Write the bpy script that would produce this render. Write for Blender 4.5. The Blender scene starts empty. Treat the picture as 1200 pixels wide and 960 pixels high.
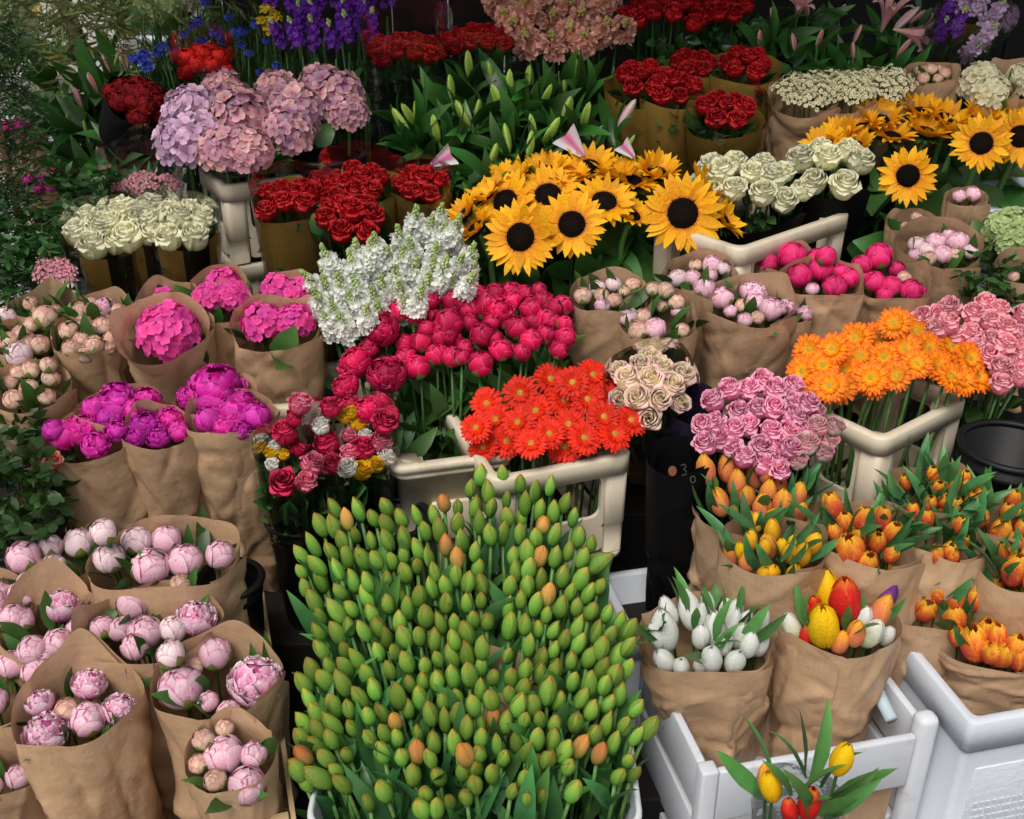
import bpy, bmesh, math, random
import numpy as np
from mathutils import Vector, Matrix, Quaternion

SC = bpy.context.scene
COL = SC.collection
R_ = math.radians
PI = math.pi

# ------------------------------------------------------------------ camera
FPX, PITCH, CAM = 1287.0, R_(28.0), Vector((0, 0, 1.85))
cd = bpy.data.cameras.new('camera')
cd.sensor_width = 36; cd.lens = 36 * FPX / 1200; cd.clip_end = 500; cd.clip_start = 0.05
cam = bpy.data.objects.new('camera', cd); COL.objects.link(cam)
cam.location = CAM; cam.rotation_euler = (PI / 2 - PITCH, 0, 0)
SC.camera = cam
cd.dof.use_dof = True; cd.dof.focus_distance = 2.05; cd.dof.aperture_fstop = 9.0

# ------------------------------------------------------------------ light
w = bpy.data.worlds.new('World'); SC.world = w; w.use_nodes = True
nt = w.node_tree; bg = nt.nodes['Background']
sky = nt.nodes.new('ShaderNodeTexSky'); sky.sky_type = 'NISHITA'; sky.sun_disc = False
SUN_EL, SUN_AZ = 58.0, 205.0      # azimuth clockwise from +Y: behind and left of the viewer
sky.sun_elevation = R_(SUN_EL); sky.sun_rotation = R_(SUN_AZ)
sky.air_density = 1.0; sky.dust_density = 4.0; sky.ozone_density = 1.0
ov = nt.nodes.new('ShaderNodeHueSaturation'); ov.inputs['Saturation'].default_value = .35      # a bright, thinly overcast sky
nt.links.new(sky.outputs[0], ov.inputs['Color']); nt.links.new(ov.outputs[0], bg.inputs[0]); bg.inputs[1].default_value = 0.078
sl = bpy.data.lights.new('sun', 'SUN'); sl.energy = 1.35; sl.angle = R_(32); sl.color = (1, .96, .9)
sun = bpy.data.objects.new('sun', sl); COL.objects.link(sun)
sd = Vector((math.sin(R_(SUN_AZ)) * math.cos(R_(SUN_EL)), math.cos(R_(SUN_AZ)) * math.cos(R_(SUN_EL)), math.sin(R_(SUN_EL))))
sun.rotation_euler = sd.to_track_quat('Z', 'Y').to_euler()
SC.view_settings.view_transform = 'Standard'; SC.view_settings.look = 'None'
SC.view_settings.exposure = 0.82; SC.view_settings.gamma = 1
SC.cycles.transparent_max_bounces = 16; SC.cycles.max_bounces = 6

# ------------------------------------------------------------------ where things stand
CF = Vector((0, math.cos(PITCH), -math.sin(PITCH))); CU = Vector((0, math.sin(PITCH), math.cos(PITCH))); CR = Vector((1, 0, 0))
def ray(px, py): return CF + CR * ((px - 600) / FPX) + CU * ((480 - py) / FPX)
def W(px, py, D): return CAM + ray(px, py) * D
def G(px, py, z): r = ray(px, py); return CAM + r * ((z - CAM.z) / r.z)
def Ds(py): return FPX / (429 + 306 * py / 960)
def step_z(y):
    s = [(1.0, .0), (1.55, .16), (1.8, .34), (2.08, .48), (2.36, .62), (2.64, .76), (2.92, .9), (3.2, 1.03)]
    z = 0
    for yy, zz in s:
        if y >= yy: z = zz
    return z
rng = np.random.default_rng(7)
def RU(a, b): return float(rng.uniform(a, b))

# ------------------------------------------------------------------ mesh builder
class MB:
    def __init__(s): s.V = []; s.F = []; s.T = []; s.S = []; s.M = []
    def raw(s, verts, faces, t=0.5, sv=0.5, mi=0):
        b = len(s.V); s.V += [tuple(v) for v in verts]
        s.T += (list(t) if hasattr(t, '__len__') else [t] * len(verts)); s.S += [sv] * len(verts)
        s.F += [tuple(i + b for i in f) for f in faces]; s.M += [mi] * len(faces)
    def grid(s, P, t=None, sv=0.5, mi=0, wrap=False, M=None):
        n, m, _ = P.shape
        v = P.reshape(-1, 3)
        if M is not None:
            A = np.array(M); v = v @ A[:3, :3].T + A[:3, 3]
        if t is None: t = np.repeat(np.linspace(0, 1, n), m)
        f = []
        for i in range(n - 1):
            for j in range(m - 1): a = i * m + j; f.append((a, a + 1, a + m + 1, a + m))
            if wrap: a = i * m; f.append((a + m - 1, a, a + m, a + 2 * m - 1))
        s.raw(v.tolist(), f, list(np.asarray(t).reshape(-1)), sv, mi)
    def tube(s, pts, r0, r1=None, n=5, t=0.5, sv=.5, mi=0, cap=True):
        pts = [Vector(p) for p in pts]; r1 = r0 if r1 is None else r1
        k = len(pts); P = np.zeros((k, n, 3))
        for i, p in enumerate(pts):
            d = (pts[min(i + 1, k - 1)] - pts[max(i - 1, 0)]).normalized()
            a = d.orthogonal().normalized() if abs(d.z) < .99 else Vector((1, 0, 0)); 
            if abs(d.z) < .99: a = d.cross(Vector((0, 0, 1))).normalized()
            b = d.cross(a); r = r0 + (r1 - r0) * i / max(1, k - 1)
            for j in range(n):
                q = p + (a * math.cos(2 * PI * j / n) + b * math.sin(2 * PI * j / n)) * r
                P[i, j] = q
        b0 = len(s.V)
        s.grid(P, None if t is None else [t] * (k * n), sv, mi, wrap=True)
        if cap: s.F += [tuple(b0 + j for j in range(n))[::-1], tuple(b0 + (k - 1) * n + j for j in range(n))]; s.M += [mi, mi]
    def ball(s, c, r, n=8, m=6, sz=1.0, t=.5, sv=.5, mi=0, M=None):
        P = np.zeros((m + 1, n, 3))
        for i in range(m + 1):
            a = PI * i / m
            for j in range(n):
                b = 2 * PI * j / n
                P[i, j] = (c[0] + r * math.sin(a) * math.cos(b), c[1] + r * math.sin(a) * math.sin(b), c[2] - r * sz * math.cos(a))
        s.grid(P, None if t is None else [t] * ((m + 1) * n), sv, mi, wrap=True, M=M)
    def box(s, x0, x1, y0, y1, z0, z1, mi=0, M=None, bev=0.0):
        bm = bmesh.new(); bmesh.ops.create_cube(bm, size=1)
        for v in bm.verts:
            v.co = Vector(((x0 + x1) / 2 + v.co.x * (x1 - x0), (y0 + y1) / 2 + v.co.y * (y1 - y0), (z0 + z1) / 2 + v.co.z * (z1 - z0)))
        if bev: bmesh.ops.bevel(bm, geom=list(bm.edges), offset=bev, segments=2, affect='EDGES', profile=.5)
        if M is not None: bm.transform(M)
        bm.verts.index_update()
        s.raw([v.co[:] for v in bm.verts], [[v.index for v in f.verts] for f in bm.faces], .5, .5, mi); bm.free()
    def mesh(s, name, mats, smooth=True):
        me = bpy.data.meshes.new(name); me.from_pydata(s.V, [], s.F)
        for m in (mats if isinstance(mats, (list, tuple)) else [mats]): me.materials.append(m)
        me.polygons.foreach_set('material_index', s.M)
        me.polygons.foreach_set('use_smooth', [smooth] * len(s.F))
        a = me.attributes.new('t', 'FLOAT', 'POINT'); a.data.foreach_set('value', np.clip(s.T, 0, 1).astype(np.float32))
        a = me.attributes.new('s', 'FLOAT', 'POINT'); a.data.foreach_set('value', np.asarray(s.S, np.float32))
        me.update(); return me

def new(name, me, parent=None, M=None, label=None, cat=None, group=None, kind=None):
    o = bpy.data.objects.new(name, me); COL.objects.link(o)
    if parent is not None: o.parent = parent
    if M is not None: o.matrix_basis = M
    if label: o['label'] = label
    if cat: o['category'] = cat
    if group: o['group'] = group
    if kind: o['kind'] = kind
    return o
def thing(name, label, cat, group=None, M=None): return new(name, None, None, M, label, cat, group)
def TRS(loc, q=None, s=1.0):
    S = Matrix.Diagonal((s, s, s, 1)) if not hasattr(s, '__len__') else Matrix.Diagonal((*s, 1))
    return Matrix.Translation(loc) @ (q.to_matrix().to_4x4() if q else Matrix.Identity(4)) @ S
def qdir(d, spin=0.0):
    return Vector((0, 0, 1)).rotation_difference(Vector(d).normalized()) @ Quaternion((0, 0, 1), spin)

# ------------------------------------------------------------------ materials
def nodes(name):
    m = bpy.data.materials.new(name); m.use_nodes = True; t = m.node_tree
    return m, t, t.nodes['Principled BSDF'], t.nodes['Material Output']
def N(t, ty, **k):
    n = t.nodes.new(ty)
    for a, b in k.items(): setattr(n, a, b)
    return n
def setin(n, **k):
    for a, b in k.items(): n.inputs[a].default_value = b
def c4(c): return (*c[:3], 1)
def ramp(t, stops, interp='LINEAR'):
    r = N(t, 'ShaderNodeValToRGB'); e = r.color_ramp; e.interpolation = interp
    while len(e.elements) < len(stops): e.elements.new(.5)
    for el, (p, c) in zip(e.elements, stops): el.position = p; el.color = c4(c)
    return r
def petal_mat(name, stops, rough=.55, trans=.28, streak=None, var=.3, hue=.0, spec=.25, sat=1.0, streak_amt=(.58, .68), streak_scale=2.2, veins=0.0):
    m, t, b, out = nodes(name)
    at = N(t, 'ShaderNodeAttribute', attribute_name='t'); sa = N(t, 'ShaderNodeAttribute', attribute_name='s')
    oi = N(t, 'ShaderNodeObjectInfo')
    r = ramp(t, stops); t.links.new(at.outputs['Fac'], r.inputs[0]); colr = r.outputs[0]
    tc = N(t, 'ShaderNodeTexCoord')
    if streak:
        no = N(t, 'ShaderNodeTexNoise'); setin(no, Scale=streak_scale, Detail=4.0, Roughness=.7)
        mp = N(t, 'ShaderNodeVectorMath', operation='ADD'); sc = N(t, 'ShaderNodeVectorMath', operation='SCALE'); sc.inputs[0].default_value = (31, 17, 9)
        t.links.new(oi.outputs['Random'], sc.inputs['Scale']); t.links.new(tc.outputs['Object'], mp.inputs[0]); t.links.new(sc.outputs[0], mp.inputs[1]); t.links.new(mp.outputs[0], no.inputs['Vector'])
        rr = ramp(t, [(streak_amt[0], (0, 0, 0)), (streak_amt[1], (1, 1, 1))]); t.links.new(no.outputs[0], rr.inputs[0])
        mx = N(t, 'ShaderNodeMix', data_type='RGBA'); t.links.new(rr.outputs[0], mx.inputs[0]); t.links.new(colr, mx.inputs[6]); mx.inputs[7].default_value = c4(streak); colr = mx.outputs[2]
    hs = N(t, 'ShaderNodeHueSaturation'); hs.inputs['Saturation'].default_value = sat
    a1 = N(t, 'ShaderNodeMath', operation='MULTIPLY_ADD'); t.links.new(sa.outputs['Fac'], a1.inputs[0]); a1.inputs[1].default_value = var; a1.inputs[2].default_value = 1 - var * .65
    a2 = N(t, 'ShaderNodeMath', operation='MULTIPLY_ADD'); t.links.new(oi.outputs['Random'], a2.inputs[0]); a2.inputs[1].default_value = var; t.links.new(a1.outputs[0], a2.inputs[2])
    a3 = N(t, 'ShaderNodeMath', operation='SUBTRACT'); t.links.new(a2.outputs[0], a3.inputs[0]); a3.inputs[1].default_value = var * .45
    t.links.new(a3.outputs[0], hs.inputs['Value'])
    if hue:
        a4 = N(t, 'ShaderNodeMath', operation='MULTIPLY_ADD'); t.links.new(oi.outputs['Random'], a4.inputs[0]); a4.inputs[1].default_value = hue; a4.inputs[2].default_value = .5 - hue / 2
        t.links.new(a4.outputs[0], hs.inputs['Hue'])
    t.links.new(colr, hs.inputs['Color'])
    t.links.new(hs.outputs[0], b.inputs['Base Color']); setin(b, Roughness=rough); b.inputs['Specular IOR Level'].default_value = spec
    nz = N(t, 'ShaderNodeTexNoise'); setin(nz, Scale=9.0, Detail=2.0); bp = N(t, 'ShaderNodeBump'); setin(bp, Strength=.18, Distance=.06)
    t.links.new(tc.outputs['Object'], nz.inputs['Vector']); t.links.new(nz.outputs[0], bp.inputs['Height']); t.links.new(bp.outputs[0], b.inputs['Normal'])
    tr = N(t, 'ShaderNodeBsdfTranslucent'); t.links.new(hs.outputs[0], tr.inputs[0])
    ms = N(t, 'ShaderNodeMixShader'); ms.inputs[0].default_value = trans
    t.links.new(b.outputs[0], ms.inputs[1]); t.links.new(tr.outputs[0], ms.inputs[2]); t.links.new(ms.outputs[0], out.inputs[0])
    return m
def leaf_mat(name, c, c2=None, rough=.42, trans=.2, var=.5):
    c2 = c2 or tuple(x * 1.5 for x in c)
    return petal_mat(name, [(0, c), (.5, c), (1, c2)], rough=rough, trans=trans, var=var, hue=.03, spec=.4)
def solid_mat(name, c, rough=.5, spec=.4, nscale=8., var=.12, bump=0., bscale=40., dirt=None, dscale=5., dthr=(.55, .75), obj=True, bdist=.002):
    m, t, b, out = nodes(name); tc = N(t, 'ShaderNodeTexCoord'); oi = N(t, 'ShaderNodeObjectInfo')
    no = N(t, 'ShaderNodeTexNoise'); setin(no, Scale=nscale, Detail=5., Roughness=.6); t.links.new(tc.outputs['Object'], no.inputs['Vector'])
    r = ramp(t, [(.3, tuple(x * (1 - var) for x in c)), (.7, tuple(min(1, x * (1 + var)) for x in c))]); t.links.new(no.outputs[0], r.inputs[0]); colr = r.outputs[0]
    if dirt:
        n2 = N(t, 'ShaderNodeTexNoise'); setin(n2, Scale=dscale, Detail=8., Roughness=.7); t.links.new(tc.outputs['Object'], n2.inputs['Vector'])
        r2 = ramp(t, [(dthr[0], (0, 0, 0)), (dthr[1], (1, 1, 1))]); t.links.new(n2.outputs[0], r2.inputs[0])
        mx = N(t, 'ShaderNodeMix', data_type='RGBA'); t.links.new(r2.outputs[0], mx.inputs[0]); t.links.new(colr, mx.inputs[6]); mx.inputs[7].default_value = c4(dirt); colr = mx.outputs[2]
    t.links.new(colr, b.inputs['Base Color']); setin(b, Roughness=rough); b.inputs['Specular IOR Level'].default_value = spec
    if bump:
        n3 = N(t, 'ShaderNodeTexNoise'); setin(n3, Scale=bscale, Detail=4.); t.links.new(tc.outputs['Object'], n3.inputs['Vector'])
        bp = N(t, 'ShaderNodeBump'); setin(bp, Strength=bump, Distance=bdist); t.links.new(n3.outputs[0], bp.inputs['Height']); t.links.new(bp.outputs[0], b.inputs['Normal'])
    return m
def kraft_mat():
    m, t, b, out = nodes('kraft_paper'); tc = N(t, 'ShaderNodeTexCoord'); oi = N(t, 'ShaderNodeObjectInfo')
    no = N(t, 'ShaderNodeTexNoise'); setin(no, Scale=7., Detail=6., Roughness=.65); t.links.new(tc.outputs['Object'], no.inputs['Vector'])
    r = ramp(t, [(.3, (.44, .275, .157)), (.7, (.56, .37, .22))]); t.links.new(no.outputs[0], r.inputs[0])
    mp = N(t, 'ShaderNodeMapping'); mp.inputs['Scale'].default_value = (220, 220, 12); t.links.new(tc.outputs['Object'], mp.inputs[0])
    fi = N(t, 'ShaderNodeTexNoise'); setin(fi, Scale=1., Detail=3.); t.links.new(mp.outputs[0], fi.inputs['Vector'])
    hs = N(t, 'ShaderNodeHueSaturation'); mr = N(t, 'ShaderNodeMapRange'); setin(mr, **{'From Min': .3, 'From Max': .7, 'To Min': .95, 'To Max': 1.04}); t.links.new(fi.outputs[0], mr.inputs[0])
    ml = N(t, 'ShaderNodeMath', operation='MULTIPLY_ADD'); t.links.new(oi.outputs['Random'], ml.inputs[0]); ml.inputs[1].default_value = .18; ml.inputs[2].default_value = .9
    m2 = N(t, 'ShaderNodeMath', operation='MULTIPLY'); t.links.new(ml.outputs[0], m2.inputs[0]); t.links.new(mr.outputs[0], m2.inputs[1])
    t.links.new(m2.outputs[0], hs.inputs['Value']); t.links.new(r.outputs[0], hs.inputs['Color'])
    t.links.new(hs.outputs[0], b.inputs['Base Color']); setin(b, Roughness=.38); b.inputs['Specular IOR Level'].default_value = .6
    # fine crumple
    v = N(t, 'ShaderNodeTexVoronoi', feature='DISTANCE_TO_EDGE'); setin(v, Scale=22.)
    wv = N(t, 'ShaderNodeTexNoise'); setin(wv, Scale=10., Detail=3.); ad = N(t, 'ShaderNodeMix', data_type='VECTOR'); ad.inputs[0].default_value = .12
    t.links.new(tc.outputs['Object'], wv.inputs['Vector']); t.links.new(tc.outputs['Object'], ad.inputs[4]); t.links.new(wv.outputs[1], ad.inputs[5]); t.links.new(ad.outputs[1], v.inputs['Vector'])
    n4 = N(t, 'ShaderNodeTexNoise'); setin(n4, Scale=30., Detail=5., Roughness=.6); t.links.new(tc.outputs['Object'], n4.inputs['Vector'])
    sm = N(t, 'ShaderNodeMath', operation='MULTIPLY_ADD'); t.links.new(v.outputs[0], sm.inputs[0]); sm.inputs[1].default_value = .5; t.links.new(n4.outputs[0], sm.inputs[2])
    bp = N(t, 'ShaderNodeBump'); setin(bp, Strength=.34, Distance=.008); t.links.new(sm.outputs[0], bp.inputs['Height']); t.links.new(bp.outputs[0], b.inputs['Normal'])
    tr = N(t, 'ShaderNodeBsdfTranslucent'); t.links.new(hs.outputs[0], tr.inputs[0]); ms = N(t, 'ShaderNodeMixShader'); ms.inputs[0].default_value = .12
    t.links.new(b.outputs[0], ms.inputs[1]); t.links.new(tr.outputs[0], ms.inputs[2]); t.links.new(ms.outputs[0], out.inputs[0])
    return m
def striped_sleeve(name, ca, cb, freq, rough=.3):
    m, t, b, out = nodes(name)
    at = N(t, 'ShaderNodeAttribute', attribute_name='s'); mu = N(t, 'ShaderNodeMath', operation='MULTIPLY'); mu.inputs[1].default_value = freq
    fr = N(t, 'ShaderNodeMath', operation='FRACT'); t.links.new(at.outputs['Fac'], mu.inputs[0]); t.links.new(mu.outputs[0], fr.inputs[0])
    r = ramp(t, [(0, ca), (.52, cb)], 'CONSTANT'); t.links.new(fr.outputs[0], r.inputs[0]); t.links.new(r.outputs[0], b.inputs['Base Color'])
    setin(b, Roughness=rough); b.inputs['Specular IOR Level'].default_value = .5; return m
def cello_mat():
    m, t, b, out = nodes('clear_cellophane')
    tr = N(t, 'ShaderNodeBsdfTransparent'); tr.inputs[0].default_value = (.97, .97, .97, 1); gl = N(t, 'ShaderNodeBsdfGlossy'); setin(gl, Roughness=.12); gl.inputs[0].default_value = (1, 1, 1, 1)
    lw = N(t, 'ShaderNodeLayerWeight'); setin(lw, Blend=.25); mr = N(t, 'ShaderNodeMath', operation='MULTIPLY_ADD'); t.links.new(lw.outputs[0], mr.inputs[0]); mr.inputs[1].default_value = .7; mr.inputs[2].default_value = .05
    tc = N(t, 'ShaderNodeTexCoord'); no = N(t, 'ShaderNodeTexNoise'); setin(no, Scale=18., Detail=3.); bp = N(t, 'ShaderNodeBump'); setin(bp, Strength=.5, Distance=.01)
    t.links.new(tc.outputs['Object'], no.inputs['Vector']); t.links.new(no.outputs[0], bp.inputs['Height']); t.links.new(bp.outputs[0], gl.inputs['Normal']); t.links.new(bp.outputs[0], lw.inputs['Normal'])
    ms = N(t, 'ShaderNodeMixShader'); t.links.new(mr.outputs[0], ms.inputs[0]); t.links.new(tr.outputs[0], ms.inputs[1]); t.links.new(gl.outputs[0], ms.inputs[2]); t.links.new(ms.outputs[0], out.inputs[0])
    return m

KRAFT = kraft_mat()
CELLO = cello_mat()
GOLD = solid_mat('gold_film', (.26, .16, .035), .24, .8, 6, .25, .3, 20, bdist=.006)
GOLDBLACK = striped_sleeve('gold_and_black_film', (.006, .006, .005), (.26, .16, .035), 5)
BLACKFILM = solid_mat('black_film', (.004, .004, .0045), .6, .12, 8, .2, .4, 18, bdist=.006)
PURPLEFILM = solid_mat('dark_violet_film', (.03, .02, .05), .25, .5, 8, .2, .4, 18, bdist=.006)
PINKPAPER = petal_mat('pink_printed_paper', [(0, (.62, .12, .32)), (.35, (.62, .35, .45)), (.6, (.58, .54, .56)), (1, (.55, .54, .56))], rough=.5, trans=.1, var=.05)
CREAM = solid_mat('cream_plastic', (.6, .52, .39), .45, .35, 3, .08, .15, 60, dirt=(.36, .29, .2), dscale=7, dthr=(.52, .72))
GREYCRATE = solid_mat('pale_grey_plastic', (.42, .5, .54), .45, .35, 3, .06, .1, 60)
WHITEWOOD = solid_mat('white_painted_wood', (.58, .6, .635), .5, .3, 4, .08, .25, 30, dirt=(.46, .43, .4), dscale=14, dthr=(.57, .72))
STYRO = solid_mat('white_foam', (.54, .575, .625), .7, .25, 5, .05, .25, 90, dirt=(.5, .5, .5), dscale=7, dthr=(.64, .82), bdist=.003)
BLACKPLASTIC = solid_mat('black_plastic', (.006, .006, .006), .5, .25, 6, .3, .1, 40, dirt=(.014, .013, .012), dscale=6, dthr=(.55, .8))
PALEWOOD = solid_mat('pale_wood', (.5, .36, .2), .6, .25, 5, .15, .3, 30)
DARKWOOD = solid_mat('shade_dark_wood', (.012, .01, .009), .7, .2, 5, .3, .3, 30)  # near-black colour stands in for deep shade between and behind the flowers
BARK = solid_mat('bark', (.16, .1, .06), .8, .2, 14, .4, .8, 30, bdist=.01)
LEAF = leaf_mat('dark_leaf', (.03, .085, .018), (.045, .12, .025))
LEAFMID = leaf_mat('mid_leaf', (.045, .12, .022), (.07, .17, .03))
SUNLEAF = leaf_mat('sunflower_leaf', (.045, .13, .025), (.065, .17, .035))
LILYLEAF = leaf_mat('lily_leaf', (.03, .105, .018), (.06, .19, .03), rough=.35)
TULIPLEAF = leaf_mat('tulip_leaf', (.055, .18, .055), (.085, .25, .065), rough=.42)
TULIPLEAFL = leaf_mat('light_tulip_leaf', (.075, .2, .05), (.1, .27, .055), rough=.42)
OLIVELEAF = leaf_mat('olive_leaf', (.13, .15, .04), (.17, .19, .055))
FERNLEAF = leaf_mat('fern_leaf', (.025, .062, .014), (.04, .09, .02))
STEM = leaf_mat('stem_green', (.06, .15, .035), (.08, .2, .04))
STEMP = leaf_mat('pale_stem', (.12, .26, .06), (.14, .3, .06))
SEPAL = petal_mat('sepal', [(0, (.11, .22, .03)), (.7, (.17, .26, .045)), (1, (.27, .15, .06))], trans=.1)

# ------------------------------------------------------------------ petals and leaves
def spl(v, ctrl):
    x = np.array([c[0] for c in ctrl]); out = []
    for k in range(1, len(ctrl[0])):
        y = np.array([c[k] for c in ctrl]); m = np.gradient(y, x)
        i = np.clip(np.searchsorted(x, v) - 1, 0, len(x) - 2); h = x[i + 1] - x[i]; u = (v - x[i]) / h
        out.append((2 * u**3 - 3 * u**2 + 1) * y[i] + (u**3 - 2 * u**2 + u) * h * m[i] + (-2 * u**3 + 3 * u**2) * y[i + 1] + (u**3 - u**2) * h * m[i + 1])
    return out
def rpetal(mb, prof, az, aw, shape, n=7, m=5, off=0., edge=0., ruf=0., rk=3, tipj=0., mi=0, M=None, g=rng, tmin=0, tmax=1, scale=1., rot=0., et=0., spiral=0.):
    v = np.linspace(0, 1, n); rho, z = spl(v, prof); hw = np.interp(v, [c[0] for c in shape], [c[1] for c in shape]) * aw
    u = np.linspace(-1, 1, m); ph = g.uniform(0, 6.28); P = np.zeros((n, m, 3))
    for i in range(n):
        a = az + u * hw[i] + rot * v[i]
        r = rho[i] + off + edge * np.abs(u)**2 * v[i] + ruf * np.sin(u * rk + ph + v[i] * 2) * v[i] + spiral * u * min(1, v[i] * 3)
        zz = z[i] + (ruf * .6 * np.cos(u * rk * 1.3 + ph) - tipj * u**2 + g.normal(0, tipj * .35 + 1e-9, m)) * v[i]**3
        P[i] = np.stack([r * np.cos(a), r * np.sin(a), zz], 1) * scale
    t = np.repeat(tmin + (tmax - tmin) * v, m)
    if et: t = t + (1 - t) * et * np.tile(np.abs(u)**5, n)
    mb.grid(P, t, float(g.uniform(0, 1)), mi, M=M)
SPH = lambda p0, p1, sx=1., sz=1., k=7: [(i / (k - 1), sx * math.sin(PI * (p0 + (p1 - p0) * i / (k - 1))), -sz * math.cos(PI * (p0 + (p1 - p0) * i / (k - 1)))) for i in range(k)]
def leaf(mb, L, wd, fold=.25, bend=.5, twist=0., n=7, m=3, prof=((0, .25), (.15, .7), (.4, 1), (.7, .75), (1, .02)), M=None, mi=0, wave=0., g=rng, sv=None):
    v = np.linspace(0, 1, n); hw = np.interp(v, [p[0] for p in prof], [p[1] for p in prof]) * wd / 2; u = np.linspace(-1, 1, m); P = np.zeros((n, m, 3)); y = z = 0.; ph = g.uniform(0, 6)
    for i in range(n):
        th = bend * v[i]
        if i: y += -math.sin(th) * L / (n - 1); z += math.cos(th) * L / (n - 1)
        c, s = math.cos(twist * v[i]), math.sin(twist * v[i]); x = u * hw[i]; d = np.abs(u) * hw[i] * fold + wave * np.sin(v[i] * 7 + ph + u * 1.5) * hw[i]
        P[i] = np.stack([x * c - d * s, y + (d * c + x * s) * math.cos(th), z + (d * c + x * s) * math.sin(th)], 1)
    mb.grid(P, np.repeat(v, m), float(g.uniform(0, 1)) if sv is None else sv, mi, M=M)

PROTO = {}
def proto(kind, part, variants, subs=None):
    PROTO[kind] = dict(part=part, var=variants, subs=subs or [])

# --- leaves
def leafset(name, mat, L, wd, n=4, **k):
    r = []
    for i in range(n):
        mb = MB(); kk = dict(k); b = kk.pop('bend', .5); leaf(mb, L, wd, bend=b * RU(.5, 1.4), twist=RU(-.5, .5), **kk); r.append(mb.mesh(name, mat))
    return r
OV = ((0, .12), (.12, .6), (.35, 1), (.65, .8), (.88, .35), (1, .02))
LV = {'peony': leafset('peony_leaf', LEAFMID, .075, .026, bend=.5, n=4),
      'rose': leafset('rose_leaf', LEAF, .05, .034, bend=.6, prof=OV),
      'sun': leafset('sunflower_leaf', SUNLEAF, .15, .115, bend=1.5, n=5, prof=((0, .1), (.1, .8), (.3, 1), (.6, .7), (.85, .3), (1, .02)), wave=.12, fold=.18),
      'lily': leafset('lily_leaf', LILYLEAF, .115, .03, bend=1.0, n=6),
      'tulip': leafset('tulip_leaf', TULIPLEAF, .15, .034, bend=.45, n=5, fold=.45, prof=((0, .5), (.3, 1), (.6, .85), (.85, .4), (1, .02)), wave=.06),
      'tulipl': leafset('tulip_leaf', TULIPLEAFL, .15, .034, bend=.45, n=5, fold=.45, prof=((0, .5), (.3, 1), (.6, .85), (.85, .4), (1, .02)), wave=.06),
      'hyd': leafset('hydrangea_leaf', LEAFMID, .11, .075, bend=.8, prof=OV, wave=.06)}
def stemset(name, mat, r=.0035, k=3):
    out = []
    for i in range(k):
        mb = MB(); a = RU(0, 6.28); b = .012
        mb.tube([(b * math.cos(a) * math.sin(PI * v), b * math.sin(a) * math.sin(PI * v), v) for v in (0, .25, .5, .75, 1)], r, r * .8, 6); out.append(mb.mesh(name, mat))
    return out
ST = {'g': stemset('stem', STEM), 'thick': stemset('stem', STEMP, .0075), 'pale': stemset('stem', STEMP, .0042)}

# --- peonies
def peony_ball(mat, k=3, open_=0.):
    vs = []
    for i in range(k):
        mb = MB(); mb.ball((0, 0, 0), .84, 12, 8, 1.0, .35)
        for lay, (cnt, aw, p1, off) in enumerate([(4, .8, .95, -.12), (4, .85, .92, -.05), (4, .85, .82 - open_, .03)]):
            for q in range(cnt):
                rpetal(mb, SPH(.05, p1 + RU(-.12, .05), .97, 1.0), 2 * PI * (q + .4 * lay) / cnt + RU(-.3, .3), aw * RU(.8, 1.05), ((0, .5), (.3, .95), (.65, 1), (.9, .75), (1, .35)), 9, 7, off + .025 * (q % 2), .05 + open_ * .5, .03, 3.5, .05, et=.96)
        vs.append(mb.mesh('peony', mat))
    return vs
def calyx():
    out = []
    for i in range(3):
        mb = MB(); 
        for q in range(5): rpetal(mb, SPH(.02, RU(.36, .66), 1.03, 1.03), 2 * PI * q / 5 + RU(-.2, .2), .5, ((0, .8), (.5, 1), (.85, .5), (1, .06)), 6, 4, .05, .0, 0., 3)
        out.append(mb.mesh('calyx', SEPAL))
    return out
CALYX = calyx()
def peony_ruffle(mat, k=3, dens=26, R=.8):
    vs = []
    for i in range(k):
        mb = MB(); mb.ball((0, 0, -.03), .66, 10, 6, 1.0, .1)
        for q in range(6): rpetal(mb, SPH(.05, .6 + RU(-.08, .08), 1.0, .95), 2 * PI * q / 6 + RU(-.2, .2), .66, ((0, .5), (.4, 1), (.8, 1), (1, .5)), 8, 6, .0, .04, .04, 4, .06, et=.5)
        for q in range(dens):
            f = (q + .5) / dens; p1 = .96 - .45 * f + RU(-.05, .05); p0 = p1 - RU(.3, .42); r = R * (.86 + .2 * f) * RU(.92, 1.05)
            rpetal(mb, SPH(max(.1, p0), p1, r, r * RU(.95, 1.12)), q * 2.39996 + RU(-.3, .3), RU(.42, .7) * (1 + .8 * (1 - f)), ((0, .5), (.4, .9), (.8, 1), (.95, .75), (1, .4)), 8, 7, 0, RU(.06, .2), RU(.04, .09), 5.5, .07, et=.5)
        vs.append(mb.mesh('peony', mat))
    return vs
PP = petal_mat('pale_pink_peony', [(0, (.55, .62, .35)), (.25, (.82, .56, .6)), (.7, (.83, .47, .58)), (.93, (.86, .62, .68)), (1, (.72, .2, .38))], streak=(.6, .07, .22), streak_amt=(.63, .7), var=.2)
PW = petal_mat('blush_peony', [(0, (.5, .6, .3)), (.3, (.84, .7, .68)), (.75, (.85, .64, .68)), (.94, (.87, .74, .72)), (1, (.62, .16, .3))], streak=(.62, .1, .25), streak_amt=(.64, .7), var=.16)
PRF = petal_mat('ruffled_pink_peony', [(0, (.5, .05, .25)), (.4, (.74, .22, .44)), (.8, (.84, .5, .62)), (1, (.88, .74, .78))], streak=(.65, .08, .3), streak_amt=(.56, .68), var=.2)
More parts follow.
